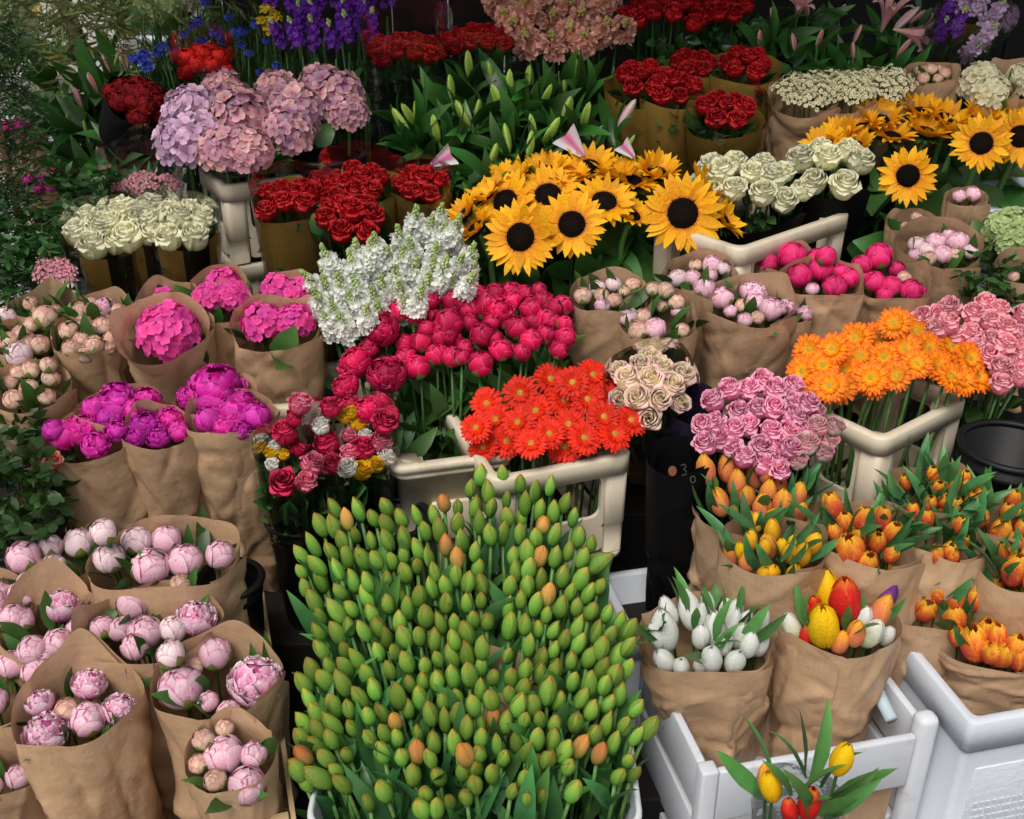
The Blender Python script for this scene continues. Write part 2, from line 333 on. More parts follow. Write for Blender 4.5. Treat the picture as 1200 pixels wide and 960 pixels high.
PCB = petal_mat('cream_peony_bud', [(0, (.4, .46, .14)), (.4, (.76, .63, .42)), (.8, (.8, .6, .44)), (1, (.62, .26, .24))], streak=(.58, .12, .18), streak_amt=(.6, .68), var=.2)
PHOT = petal_mat('hot_pink_peony', [(0, (.62, .02, .12)), (.6, (.72, .012, .13)), (1, (.8, .05, .22))], var=.3, rough=.5)
PCOR = petal_mat('crimson_pink_peony', [(0, (.42, .006, .05)), (.6, (.6, .008, .07)), (.9, (.68, .012, .1)), (1, (.76, .08, .2))], var=.5, rough=.45)
PMAG = petal_mat('magenta_peony', [(0, (.5, .004, .25)), (.5, (.62, .01, .33)), (1, (.72, .06, .45))], var=.4, rough=.5, hue=.04)
proto('peony_pale', 'peony', peony_ball(PP, 4), [('calyx', CALYX)])
proto('peony_blush', 'peony', peony_ball(PW, 3), [('calyx', CALYX)])
proto('peony_ruff', 'peony', peony_ruffle(PRF, 3))
proto('peony_cream', 'peony_bud', peony_ball(PCB, 3), [('calyx', CALYX)])
proto('peony_hot', 'peony', peony_ball(PHOT, 3, .05), [('calyx', CALYX)])
proto('peony_coral', 'bloom', peony_ball(PCOR, 4, .1), [('calyx', CALYX)])
proto('peony_coral_open', 'bloom', peony_ruffle(PCOR, 2, 20, .86))
proto('peony_mag', 'peony', peony_ruffle(PMAG, 3, 16, .86))
proto('peony_magball', 'peony', peony_ball(PMAG, 2, .1))

# --- roses
def rose(mat, k=3):
    vs = []
    sh = ((0, .5), (.35, .95), (.75, 1), (.93, .8), (1, .3))
    for i in range(k):
        mb = MB()
        for lay, (cnt, sc, top, aw) in enumerate([(3, .17, .92, 1.5), (3, .3, .95, 1.35), (3, .44, .93, 1.3), (4, .58, .86, 1.1), (5, .72, .72, .95), (5, .84, .5, .85)]):
            for q in range(cnt):
                l = .015 + .012 * lay + (.1 if lay > 4 else .02) * RU(.3, 1.5)
                pr = [(0, .12, -.85), (.2, .12 + sc * .62, -.62), (.45, sc * .98 + .03, -.15), (.7, sc, top - .38), (.88, sc * .99, top - .07), (1, sc + l, top + RU(-.12, .06) - l * .9)]
                rpetal(mb, pr, 2 * PI * (q + .37 * lay) / cnt + RU(-.35, .35), aw * RU(.85, 1.1), sh, 9, 6, RU(-.02, .03), 0, .03, 2.5, .07, rot=.25 + .2 * RU(-1, 1), et=.3, spiral=.055)
        vs.append(mb.mesh('rose', mat))
    return vs
ROSEC = {'red': [(0, (.13, .002, .004)), (.6, (.33, .004, .007)), (1, (.42, .008, .011))],
         'cream': [(0, (.62, .68, .3)), (.5, (.84, .83, .5)), (1, (.88, .85, .64))],
         'pink': [(0, (.82, .13, .36)), (.6, (.92, .26, .48)), (1, (.95, .52, .66))],
         'softpink': [(0, (.8, .15, .24)), (.6, (.9, .29, .38)), (1, (.94, .5, .54))],
         'coralpink': [(0, (.65, .04, .12)), (.6, (.78, .11, .22)), (1, (.84, .24, .34))],
         'crimson': [(0, (.3, .003, .02)), (.6, (.45, .006, .05)), (1, (.55, .02, .08))],
         'bicolor': [(0, (.6, .6, .4)), (.6, (.82, .68, .62)), (.88, (.78, .5, .52)), (1, (.55, .01, .07))],
         'creampink': [(0, (.85, .55, .5)), (.5, (.9, .78, .55)), (.85, (.92, .84, .6)), (1, (.88, .45, .52))],
         'white': [(0, (.55, .65, .35)), (.5, (.78, .77, .66)), (1, (.8, .78, .72))],
         'yellow': [(0, (.7, .35, .01)), (1, (.84, .5, .01))],
         'salmon': [(0, (.7, .1, .06)), (1, (.8, .28, .2))]}
for k_, s_ in ROSEC.items(): proto('rose_' + k_, 'rose', rose(petal_mat(k_ + '_rose', s_, var=.28, trans=.22 if k_ in ('red', 'crimson') else .42, rough=.5), 3))

# --- tulips
def tulip(mat, k=3, op=0., frill=0., tip=.1, fat=1.):
    vs = []
    for i in range(k):
        mb = MB(); f = fat
        pr = [(0, .06, -1.), (.12, .38 * f, -.86), (.35, .62 * f, -.4), (.6, .62 * f + op * .15, .12), (.82, .4 * f + op * .4, .62), (1, .015 + op * .7, 1.0 - op * .1)]
        sh = ((0, .5), (.2, .9), (.5, 1), (.8, .8), (.93, .5), (1, tip))
        for lay in (0, 1):
            for q in range(3): rpetal(mb, pr, 2 * PI * (q + .5 * lay) / 3 + RU(-.08, .08), 1.08, sh, 9, 5, -.05 + .05 * lay, -.02 + frill * .1, frill * .12 + .008, 3 + frill * 4, .02 + frill * .14, scale=RU(.97, 1.03), et=.5)
        vs.append(mb.mesh('tulip_bud', mat))
    return vs
TG = petal_mat('green_tulip', [(0, (.12, .34, .04)), (.45, (.19, .41, .06)), (.8, (.26, .42, .065)), (1, (.45, .28, .045))], var=.5, hue=.028, trans=.28, rough=.42)
TB = petal_mat('blushed_tulip', [(0, (.24, .38, .05)), (.35, (.44, .38, .08)), (.7, (.64, .32, .1)), (1, (.68, .24, .04))], var=.3, hue=.03, trans=.2, rough=.42)
TO = petal_mat('orange_tulip', [(0, (.6, .5, .08)), (.25, (.76, .26, .11)), (.6, (.78, .22, .1)), (.85, (.82, .34, .05)), (1, (.85, .45, .02))], var=.22, trans=.25)
TY = petal_mat('yellow_tulip', [(0, (.6, .55, .05)), (.3, (.85, .52, .005)), (1, (.88, .58, .01))], var=.15)
TOY = petal_mat('yellow_orange_tulip', [(0, (.6, .6, .08)), (.3, (.82, .36, .05)), (.7, (.85, .45, .02)), (1, (.87, .5, .02))], var=.2)
TW = petal_mat('white_tulip', [(0, (.55, .68, .3)), (.2, (.77, .79, .7)), (1, (.8, .8, .76))], var=.08, trans=.3)
TR = petal_mat('red_tulip', [(0, (.7, .2, .05)), (.3, (.68, .02, .02)), (.85, (.72, .03, .02)), (1, (.8, .2, .02))], var=.2)
TP = petal_mat('purple_tulip', [(0, (.3, .15, .35)), (1, (.14, .015, .18))], var=.2)
TPA = petal_mat('fringed_orange_tulip', [(0, (.7, .16, .12)), (.45, (.72, .07, .055)), (.75, (.78, .17, .03)), (1, (.86, .48, .03))], streak=(.85, .36, .03), streak_amt=(.56, .66), var=.25)
proto('tulip_green', 'tulip_bud', tulip(TG, 3, 0, 0, .1, .88) + tulip(TG, 3, .06, .02, .15, .96) + tulip(TG, 2, 0, 0, .1, .78) + tulip(TG, 2, .05, .1, .15, .92)); proto('tulip_blush', 'tulip_bud', tulip(TB, 4, .04))
proto('tulip_orange', 'tulip', tulip(TO, 4, .1, .1, .2)); proto('tulip_yellow', 'tulip', tulip(TY, 3, .2, .12, .3)); proto('tulip_oy', 'tulip', tulip(TOY, 3, .14, .15, .2))
proto('tulip_white', 'tulip', tulip(TW, 4, .16, .1, .25, 1.0)); proto('tulip_red', 'tulip', tulip(TR, 2, .22, .12, .3)); proto('tulip_purple', 'tulip', tulip(TP, 2, .02))
proto('tulip_parrot', 'tulip', tulip(TPA, 4, .38, .6, .5, 1.1))
proto('tulip_wy', 'tulip', tulip(petal_mat('green_white_tulip', [(0, (.3, .45, .1)), (.5, (.72, .76, .5)), (1, (.8, .8, .74))], var=.1), 2, .1))

# --- gerbera / sunflower
def gerbera(stops, ctr, k=3):
    pm = petal_mat('gerbera_petal', stops, var=.3, trans=.25); cm = petal_mat('gerbera_eye', ctr, var=.2, trans=0., rough=.7); vs = []; cs = []
    for i in range(k):
        mb = MB()
        for lay, (cnt, L, z, up, r0) in enumerate([(24, 1., -.03, .1, .15), (22, .9, .02, .26, .13), (18, .55, .06, .55, .1)]):
            for q in range(cnt):
                a = 2 * PI * (q + .5 * lay + RU(-.25, .25)) / cnt; l = L * RU(.9, 1.04); wd = .105 if lay < 2 else .07; v = np.array([0, .35, .75, 1.]); u = np.array([-1, 0, 1.])
                hw = wd * np.array([.5, .9, 1.0, .45]); P = np.zeros((4, 3, 3)); th = up + RU(-.12, .12)
                for j in range(4):
                    r = r0 + (l - r0) * v[j]; z_ = z + math.sin(th) * (r - r0) - .22 * v[j]**2.5 * (.6 if lay < 2 else .1) + .03 * np.abs(u)
                    P[j] = np.stack([r * math.cos(a) - u * hw[j] * math.sin(a), r * math.sin(a) + u * hw[j] * math.cos(a), z_ + 0 * u], 1)
                mb.grid(P, np.repeat(v, 3), RU(0, 1))
        vs.append(mb.mesh('petal_ring', pm))
        mb = MB(); mb.ball((0, 0, .05), .2, 12, 6, .5, .3)
        for q in range(40):
            a = q * 2.4; r = .24 * math.sqrt(q / 40); mb.ball((r * math.cos(a), r * math.sin(a), .15 - r * .25), .022, 4, 3, 2.2, min(1, r * 4))
        cs.append(mb.mesh('flower_eye', cm))
    return vs, cs
a_, b_ = gerbera([(0, (.86, .45, .01)), (.4, (.88, .36, .006)), (.8, (.85, .21, .004)), (1, (.8, .13, .004))], [(0, (.3, .28, .04)), (1, (.8, .38, .02))]); proto('gerbera_orange', 'petal_ring', a_, [('flower_eye', b_)])
a_, b_ = gerbera([(0, (.8, .12, .01)), (.3, (.78, .035, .005)), (1, (.72, .018, .004))], [(0, (.3, .3, .05)), (1, (.75, .14, .02))]); proto('gerbera_red', 'petal_ring', a_, [('flower_eye', b_)])
SUNP = petal_mat('sunflower_petal', [(0, (.72, .22, .004)), (.35, (.84, .38, .006)), (1, (.88, .46, .012))], var=.2, trans=.3, hue=.015)
SUNPET = []
for i in range(6):
    mb = MB(); leaf(mb, .8, .3, fold=.18 * RU(.3, 1.5), bend=RU(-.25, .5), n=6, m=4, prof=((0, .4), (.25, .9), (.5, 1), (.8, .55), (1, .02)), twist=RU(-.3, .3), wave=.08); SUNPET.append(mb.mesh('petal', SUNP))
SUNDISCM = petal_mat('sunflower_disc', [(0, (.006, .003, .002)), (.6, (.009, .004, .002)), (1, (.035, .012, .004))], var=.5, trans=0, rough=.9, spec=.1)
SUNDISC = []
for i in range(2):
    mb = MB(); mb.ball((0, 0, -.05), .47, 20, 6, .3, .2)
    for q in range(210):
        a = q * 2.39996; r = .47 * math.sqrt(q / 210); z = .09 - .12 * (r / .47)**3 - (.03 if r < .2 else 0); mb.raw([(r * math.cos(a) + .022 * math.cos(b), r * math.sin(a) + .022 * math.sin(b), z) for b in (0, 2.1, 4.2)] + [(r * math.cos(a) * 1.02, r * math.sin(a) * 1.02, z + .07)], [(0, 1, 3), (1, 2, 3), (2, 0, 3)], min(1, (r / .47)**2), RU(0, 1))
    SUNDISC.append(mb.mesh('seed_disc', SUNDISCM))
mb = MB()
for q in range(14): leaf(mb, .62, .26, bend=-.6, n=5, prof=OV, M=Matrix.Rotation(2 * PI * q / 14, 4, 'Z') @ Matrix.Translation((0, .1, -.16)) @ Matrix.Rotation(-1.2 + RU(-.2, .2), 4, 'X'))
mb.ball((0, 0, -.16), .4, 12, 5, .3)
SUNCAL = mb.mesh('calyx', SUNLEAF)

# --- lily
def lilybud(mat, k=2):
    vs = []
    for i in range(k):
        mb = MB(); n, m = 9, 18; P = np.zeros((n, m, 3)); v = np.linspace(0, 1, n); rho, z = spl(v, [(0, .05, -1), (.15, .2, -.75), (.45, .3, -.1), (.75, .25, .5), (.92, .13, .88), (1, .02, 1)]); a = np.linspace(0, 2 * PI, m, endpoint=False); bw = RU(-.1, .1)
        for q in range(n): r = rho[q] * (1 + .1 * np.cos(3 * a) + .05 * np.cos(6 * a)); P[q] = np.stack([r * np.cos(a) + bw * v[q]**2, r * np.sin(a), z[q] + 0 * a], 1)
        mb.grid(P, None, .5, wrap=True); t = np.tile(.5 + .5 * np.cos(3 * a), n) ; mb.T = list(t); vs.append(mb.mesh('lily_bud', mat))
    return vs
LBG = petal_mat('green_lily_bud', [(0, (.24, .42, .05)), (.6, (.34, .52, .07)), (1, (.5, .6, .2))], var=.2, trans=.15, rough=.4)
LBP = petal_mat('pink_lily_bud', [(0, (.5, .15, .17)), (.6, (.6, .25, .25)), (1, (.65, .45, .38))], var=.2, trans=.15)
LOP = petal_mat('open_lily_petal', [(0, (.6, .6, .3)), (.4, (.72, .3, .34)), (1, (.82, .5, .5))], var=.2)
proto('lily_green', 'lily_bud', lilybud(LBG)); proto('lily_pink', 'lily_bud', lilybud(LBP)); proto('lily_pale', 'lily_bud', lilybud(petal_mat('pale_lily_bud', [(0, (.7, .4, .45)), (1, (.78, .65, .6))])))
vs = []
for i in range(2):
    mb = MB()
    for q in range(6): rpetal(mb, [(0, .05, -1), (.3, .16, -.45), (.6, .4, .1), (.85, .8, .45), (1, 1.1, .4)], 2 * PI * q / 6 + (.1 if q % 2 else 0), .55, ((0, 1.2), (.4, .9), (.7, .62), (1, .03)), 9, 5, 0, .03, .02)
    for q in range(6): mb.tube([(0, 0, -.8), (.18 * math.cos(q), .18 * math.sin(q), .3)], .015, .03, 4, t=.3)
    vs.append(mb.mesh('open_lily', LOP))
proto('lily_open', 'open_lily', vs)

# --- florets, spikes, sprays
def floret(mat, k=4, petals=4, cup=.25, nm='floret', tip=.5):
    vs = []
    for i in range(k):
        mb = MB()
        for q in range(petals):
            a = 2 * PI * q / petals + RU(-.15, .15); c = cup * RU(.4, 1.6)
            rpetal(mb, [(0, .03, -.05), (.35, .38, c * .15), (.7, .75, c * .5), (1, 1.02, c * RU(.3, 1.3))], a, PI / petals * 1.12, ((0, 1), (.5, 1), (.8, .8), (1, tip)), 5, 4, 0, 0, .05, 3, 0)
        mb.ball((0, 0, .05), .08, 6, 4, 1, 0.); vs.append(mb.mesh(nm, mat))
    return vs
HYD = {'lilac': floret(petal_mat('lilac_hydrangea', [(0, (.5, .08, .3)), (.2, (.5, .27, .42)), (1, (.64, .45, .58))], var=.5, hue=.1)),
       'pink': floret(petal_mat('dusty_pink_hydrangea', [(0, (.5, .15, .2)), (.3, (.62, .27, .34)), (1, (.68, .4, .42))], var=.5, hue=.09)),
       'mauve': floret(petal_mat('mauve_hydrangea', [(0, (.48, .1, .22)), (.3, (.5, .22, .31)), (1, (.62, .38, .4))], var=.5, hue=.1)),
       'hot': floret(petal_mat('hot_pink_hydrangea', [(0, (.7, .1, .35)), (.3, (.76, .035, .29)), (1, (.8, .1, .4))], var=.3, hue=.02)),
       'green': floret(petal_mat('green_hydrangea', [(0, (.3, .4, .12)), (1, (.42, .52, .24))], var=.3)),
       'cream': floret(petal_mat('cream_hydrangea', [(0, (.6, .58, .3)), (1, (.78, .72, .52))], var=.2))}
FL_ME = {}
def mesh_arrays(me):
    if me.name not in FL_ME:
        V = np.empty(len(me.vertices) * 3); me.vertices.foreach_get('co', V); T = np.empty(len(me.vertices)); me.attributes['t'].data.foreach_get('value', T)
        FL_ME[me.name] = (V.reshape(-1, 3), [tuple(p.vertices) for p in me.polygons], T)
    return FL_ME[me.name]
def stamp(mb, me, M, mi=0, sv=None):
    V, F, T = mesh_arrays(me); A = np.array(M); mb.raw((V @ A[:3, :3].T + A[:3, 3]).tolist(), F, list(T), RU(0, 1) if sv is None else sv, mi)
def spike(mat, budmat, L=1., n=34, fr=.16, rad=.18, k=4, petals=4, top=.28, cup=.5):
    fl = floret(mat, 4, petals, cup); vs = []
    for i in range(k):
        mb = MB()
        for q in range(n):
            v = q / n; a = q * 2.4 + RU(-.3, .3); z = L * (v * .95); rr = rad * (1 - .75 * v**2.2) * RU(.8, 1.15)
            if v > 1 - top:
                mb.ball((rr * .7 * math.cos(a), rr * .7 * math.sin(a), z), fr * .36 * RU(.7, 1.2), 6, 4, 1.3, .3 if v > .85 else .7, RU(0, 1), 1)
            else:
                d = Vector((math.cos(a), math.sin(a), RU(.1, .7))); stamp(mb, fl[q % 4], TRS((rr * math.cos(a), rr * math.sin(a), z), qdir(d, RU(0, 6)), fr * RU(.8, 1.15)))
        vs.append(mb.mesh('floret_spike', [mat, budmat]))
    return vs
BUDG = petal_mat('green_bud', [(0, (.22, .34, .07)), (1, (.5, .58, .28))], trans=.1)
WST = petal_mat('white_stock', [(0, (.4, .52, .2)), (.3, (.84, .86, .76)), (1, (.9, .91, .87))], var=.1, trans=.42)
proto('stock_white', 'floret_spike', spike(WST, BUDG, 1.9, 64, .22, .3, 6, 4, .36, .9))
proto('stock_peach', 'floret_spike', spike(petal_mat('peach_stock', [(0, (.55, .35, .15)), (.4, (.72, .3, .22)), (1, (.78, .44, .34))], var=.25), petal_mat('yellow_green_bud', [(0, (.4, .4, .08)), (1, (.6, .4, .2))]), 1.3, 44, .26, .36, 5, 4, .3, .8))
proto('stock_purple', 'floret_spike', spike(petal_mat('purple_delphinium', [(0, (.3, .25, .4)), (.3, (.13, .015, .34)), (1, (.2, .03, .42))], var=.4), BUDG, 2., 26, .3, .26, 3, 5, .25, .4))
proto('stock_lilac', 'floret_spike', spike(petal_mat('lilac_stock', [(0, (.6, .5, .4)), (.4, (.6, .4, .6)), (1, (.66, .5, .66))], var=.25), BUDG, 2., 36, .34, .28, 3, 4, .2, .7))
CFM = petal_mat('cornflower', [(0, (.06, .03, .2)), (.5, (.03, .05, .36)), (1, (.07, .11, .5))], var=.4)
vs = []
for i in range(3):
    mb = MB(); f = floret(CFM, 2, 5, .4)
    for q in range(11): stamp(mb, f[q % 2], TRS((.5 * math.cos(q * 2.4), .5 * math.sin(q * 2.4), .2 - .03 * q), qdir((math.cos(q * 2.4), math.sin(q * 2.4), .7), q), .5))
    vs.append(mb.mesh('cornflower_head', CFM))
proto('cornflower', 'flower_head', vs)
WXM = petal_mat('cream_waxflower', [(0, (.2, .22, .03)), (.22, (.35, .33, .07)), (.4, (.66, .62, .36)), (1, (.74, .7, .5))], var=.15)
f = floret(WXM, 3, 5, .3); vs = []
for i in range(3):
    mb = MB()
    for q in range(34):
        r = math.sqrt(q / 34) * .95; a = q * 2.4; d = Vector((r * math.cos(a), r * math.sin(a), 1.0)) + Vector((RU(-.4, .4), RU(-.4, .4), 0)); stamp(mb, f[q % 3], TRS((r * math.cos(a), r * math.sin(a), .45 * (1 - r * r) + RU(-.16, .16)), qdir(d, RU(0, 6)), .15))
    vs.append(mb.mesh('blossom_spray', WXM))
proto('wax', 'blossom_spray', vs)
CELM = petal_mat('dark_red_cockscomb', [(0, (.12, .002, .004)), (1, (.28, .006, .01))], var=.5, rough=.8)
CARN = petal_mat('scarlet_carnation', [(0, (.5, .008, .006)), (1, (.66, .02, .012))], var=.35)
proto('carnation', 'carnation', peony_ruffle(CARN, 2, 26, .9)); proto('cockscomb', 'cockscomb_head', peony_ruffle(CELM, 2, 30, .92))
SPINK = petal_mat('small_pink_flower', [(0, (.6, .2, .25)), (1, (.72, .34, .4))], var=.3)
f = floret(SPINK, 3, 6, .9); vs = []
for i in range(2):
    mb = MB()
    for q in range(16): r = math.sqrt(q / 16); a = q * 2.4; stamp(mb, f[q % 3], TRS((r * math.cos(a), r * math.sin(a), .5 * (1 - r * r)), qdir((r * math.cos(a), r * math.sin(a), 1), q), .26))
    vs.append(mb.mesh('flower_cluster', SPINK))
proto('spink', 'flower_cluster', vs)
# ================================================================== setting
def plane(name, mat, x0, x1, y0, y1, z, kind='structure'):
    mb = MB(); mb.raw([(x0, y0, z), (x1, y0, z), (x1, y1, z), (x0, y1, z)], [(0, 1, 2, 3)]); return new(name, mb.mesh(name, mat, False), kind=kind)
PAVE = solid_mat('paving_stone', (.34, .32, .29), .8, .2, 3, .2, .3, 40)
plane('ground', PAVE, -150, 150, -60, 300, -.012)
mb = MB(); mb.box(-.3, .3, -.2, .2, -.012, -.002, bev=.003); pv = mb.mesh('paving_slab', PAVE)
pav = new('pavement', None, kind='structure')
for i in range(14):
    for j in range(13):
        new('paving_slab', pv, pav, TRS((-7.5 + .606 * i, 3.6 + .406 * j, 0)))
steps = new('display_steps', None, kind='structure')
ed = [(1.0, .0), (1.55, .16), (1.8, .34), (2.08, .48), (2.36, .62), (2.64, .76), (2.92, .9), (3.2, 1.03), (3.9, 1.03)]
for (y0, z0), (y1, _) in zip(ed[1:-1], ed[2:]):
    mb = MB(); mb.box(-1.05 if y0 > 2.6 else -1.5, 2.1, y0, y1 - .001, -.008, z0 - .004, bev=.004); new('step', mb.mesh('step', DARKWOOD, False), steps)
plane('stall_floor', solid_mat('dark_rubber_floor', (.012, .012, .012), .7, .2, 6, .3), -1.6, 2.2, .3, 1.55, -.004)
bw = thing('stall_wall', 'near black back wall of boards behind the flower display', 'wall', None, TRS((.6, 4.0, 0)))
for i in range(17):
    mb = MB(); mb.box(-.095, .095, -.02, .02, 0, 2.7, bev=.004); new('board', mb.mesh('board', DARKWOOD, False) if i == 0 else bpy.data.meshes['board'], bw, TRS((-1.5 + .194 * i, 0, 0)))
cn = thing('added_canopy', 'unseen dark canopy added above the stall to shade its back rows', 'canopy', None, TRS((.6, 2.9, 2.75)))  # canopy above the view, added to darken the back of the display
mb = MB(); mb.box(-2.1, 2.1, -.75, 1.2, 0, .03, bev=.01); new('canvas', mb.mesh('canvas', solid_mat('dark_canvas', (.02, .03, .022), .9, .1)), cn)
mb = MB(); mb.box(-2.1, 2.1, -.775, -.752, -.16, .028, bev=.004); new('valance', mb.mesh('valance', bpy.data.materials['dark_canvas']), cn)
for x in (-1.6, 1.95):
    mb = MB(); mb.box(x - .02, x + .02, .98, 1.02, -2.75, -.001, bev=.004); new('pole', mb.mesh('pole', BLACKPLASTIC), cn)

# ================================================================== builders
def add_head(parent, kind, loc, d, r, label=None, sz=1.0, spin=None):
    p = PROTO[kind]; o = new(p['part'], p['var'][int(rng.integers(len(p['var'])))], parent, TRS(loc, qdir(d, RU(0, 6.28) if spin is None else spin), (r, r, r * sz)), label)
    for nm, vs in p['subs']: new(nm, vs[int(rng.integers(len(vs)))], o)
    return o
def add_leaf(parent, kind, loc, d, sc, spin=None):
    v = LV[kind]; return new('leaf', v[int(rng.integers(len(v)))], parent, TRS(loc, qdir(d, RU(0, 6.28) if spin is None else spin), sc))
def wrap_mesh(name, R, L, mat, eb=.85, back=.4, front=0., narrow=.55, seam=-60., turn=1.14, amp=.006, peak=None, na=112, nv=44, flare=.0, g=rng, bottom=True, z0=0., k=80, rnd=.07):
    F = np.linspace(0, 1, na); V = np.linspace(0, 1, nv); a = R_(seam) + F * 2 * PI * turn
    s = (1 + np.sin(a)) / 2
    rim = L + R * (front * (1 - s) + back * s**2.2)
    for q in range(3): rim += R * rnd * g.uniform(.3, 1) * np.sin(a * (q + 2) + g.uniform(0, 6))
    if peak: rim += R * peak[1] * np.exp(-(((a - R_(peak[0]) + PI) % (2 * PI) - PI) / .35)**2)
    rim -= R * .25 * np.clip((F - .93) / .07, 0, 1)**2
    D = np.zeros((nv, na)); UU, VV = np.meshgrid(F * 3.0, V)
    for q in range(k):
        cx, cy = g.uniform(0, 3), g.uniform(-.05, .95); th = g.uniform(0, PI) if q % 3 else g.normal(PI * .5, .35); x = (UU - cx) * math.cos(th) + (VV - cy) * math.sin(th); l = -(UU - cx) * math.sin(th) + (VV - cy) * math.cos(th)
        D += g.choice([-1, 1]) * g.uniform(.3, 1) * np.exp(-np.abs(x) / (g.uniform(.014, .04) if q % 5 < 3 else g.uniform(.04, .1))) * np.exp(-(l / g.uniform(.1, .45))**2)
    pl = np.sin(a * 5 + g.uniform(0, 6)) * .35 + np.sin(a * 9 + g.uniform(0, 6)) * .25
    P = np.zeros((nv, na, 3))
    for i, v in enumerate(V):
        rr = R * (narrow + (1 - narrow) * v**.8 + flare * max(0, v - .75)**2 * 16) + .0015 + .009 * F + amp * (D[i] * (1.2 - .6 * v) + pl * (1 - v)**1.5 * 1.3 * R / .08)
        z = z0 + (rim - z0) * v
        e = eb + (1 - eb) * (1 - v)
        P[i] = np.stack([rr * np.cos(a), rr * np.sin(a) * e, z], 1)
    mb = MB(); b = len(mb.V); mb.grid(P, np.repeat(V, na)); mb.S = list(np.tile(F, nv))
    if bottom: mb.raw([(R * narrow * math.cos(q * PI / 8), R * narrow * math.sin(q * PI / 8), .002) for q in range(16)], [tuple(range(16))])
    return mb.mesh(name, mat)
SLEEVE = dict(kraft=('paper_wrap', KRAFT), gold=('gold_sleeve', GOLD), goldblack=('striped_sleeve', GOLDBLACK), black=('black_sleeve', BLACKFILM), purple=('dark_sleeve', PURPLEFILM), cello=('clear_sleeve', CELLO), pinkpaper=('printed_sleeve', PINKPAPER))
def bouquet(name, label, cx, cy, rx, kind, r, n=None, pts=None, tilt=None, lean=0, dD=0., wrap='kraft', eb=.85, dome=.25, back=.4, front=0., narrow=.55, L=None, leafk=None, nleaf=10, leafs=1., peak=None, seam=-60, group=None, cat='bouquet', cello=0, kinds=None, sz=1., sp=1.9, basez=None, amp=.017, up=.0, spread=.35, flare=0., lup=0., fillr=.9, fill=0):
    """cx, cy, rx: opening in picture units; r: flower radius in picture units; kind: flower, or list of (kind, weight)"""
    if tilt is None: tilt = 5 if cy > 600 else (13 if cy > 340 else 17)
    D = Ds(cy) + dD; S = FPX / D; R = rx / S; H = W(cx, cy, D)
    Rm = Matrix.Rotation(-math.atan2(H.x, H.y), 4, 'Z') @ Matrix.Rotation(R_(lean), 4, 'Y') @ Matrix.Rotation(R_(tilt), 4, 'X')
    ax = (Rm @ Vector((0, 0, 1))).normalized()
    if L is None:
        L = .4
        for _ in range(4):
            B = H - ax * L; z = step_z(B.y) if basez is None else basez; L = min(.62, max(.2, (H.z - z) / ax.z))
    B = H - ax * L; M = Matrix.Translation(B) @ Rm; Mi = M.inverted()
    root = thing(name, label, cat, group, M); peak = peak or (RU(15, 165), RU(.1, .38) if wrap == 'kraft' else RU(0, .2))
    if wrap:
        nm, mt = SLEEVE[wrap]; film = wrap != 'kraft'
        new(nm, wrap_mesh(nm, R, L, mt, eb, back, front, narrow, seam, amp=amp, peak=peak, flare=flare, rnd=.06 if not film else .07, k=80 if not film else 14), root)
    if cello: new('clear_sleeve', wrap_mesh('clear_sleeve', R * 1.08, L + R * cello, CELLO, eb, .25, -.1, .8, seam + 90, amp=.008, z0=L * .55, bottom=False, k=16, nv=12, na=44, rnd=.12), root)
    root['len'] = L
    ks = kind if isinstance(kind, list) else [(kind, 1.)]
    heads = []
    rr = r / S
    if pts:
        for p in pts:
            px, py, pr = p[:3]; kd = p[3] if len(p) > 3 else ks[0][0]
            h = L + (p[4] / S if len(p) > 4 else 0) + up * R
            o = Mi @ CAM; q = Mi @ (CAM + ray(px, py)); d = q - o; best = None
            for j in range(61):
                hh = h + R * (-.25 + j * .03); t = (hh - o.z) / d.z; p_ = o + d * t; e = math.sqrt((p_.x / R)**2 + (p_.y / (R * eb))**2); c = abs(hh - h) / R + 14 * max(0, e - .8)
                if best is None or c < best[0]: best = (c, p_.copy(), e)
            _, p_, e = best; k_ = min(1, .86 / max(e, .01)); heads.append((Vector((p_.x * k_, p_.y * k_, p_.z)), pr / S * (1.28 if kd.startswith('tulip') else 1.), kd))
    if n != 0 and (n or not pts):
        s = sp * rr; k = 0; cand = []
        for i in range(-12, 13):
            for j in range(-12, 13):
                x, y = (i + .5 * (j % 2)) * s, j * s * .87; e = (x / (R * fillr))**2 + (y / (R * eb * fillr))**2
                if e < 1: cand.append((x + RU(-.14, .14) * s, y + RU(-.14, .14) * s, e))
        if n and n < len(cand): cand = [cand[i] for i in sorted(rng.permutation(len(cand))[:n])]
        wts = np.array([k_[1] for k_ in ks]); wts = wts / wts.sum()
        for x, y, e in cand: any((x - q_[0].x)**2 + (y - q_[0].y)**2 < (.8 * (rr + q_[1]) * (.62 if ks[0][0].startswith('tulip') else 1))**2 for q_ in (heads if pts else [])) or heads.append((Vector((x, y, L + R * (dome * (1 - e) + up) + RU(-.12, .12) * rr)), rr * RU(.85, 1.12), ks[int(rng.choice(len(ks), p=wts))][0]))
    sb = MB()
    for p, hr, kd in heads:
        d = Vector((p.x / R * spread, p.y / R * spread, 1)) + Vector((RU(-.2, .2), RU(-.2, .2), 0)) * .8
        add_head(root, kd, p, d, hr, sz=sz)
        q = p - d.normalized() * hr * .8; b = Vector((p.x * .3, p.y * .3, .01)); m_ = q.lerp(b, .5) + Vector((p.x * .15, p.y * .15, 0)); sb.tube([b, m_, q], .003, .0028, 5, cap=False)
    if heads: new('stem_bundle', sb.mesh('stem_bundle', STEM), root)
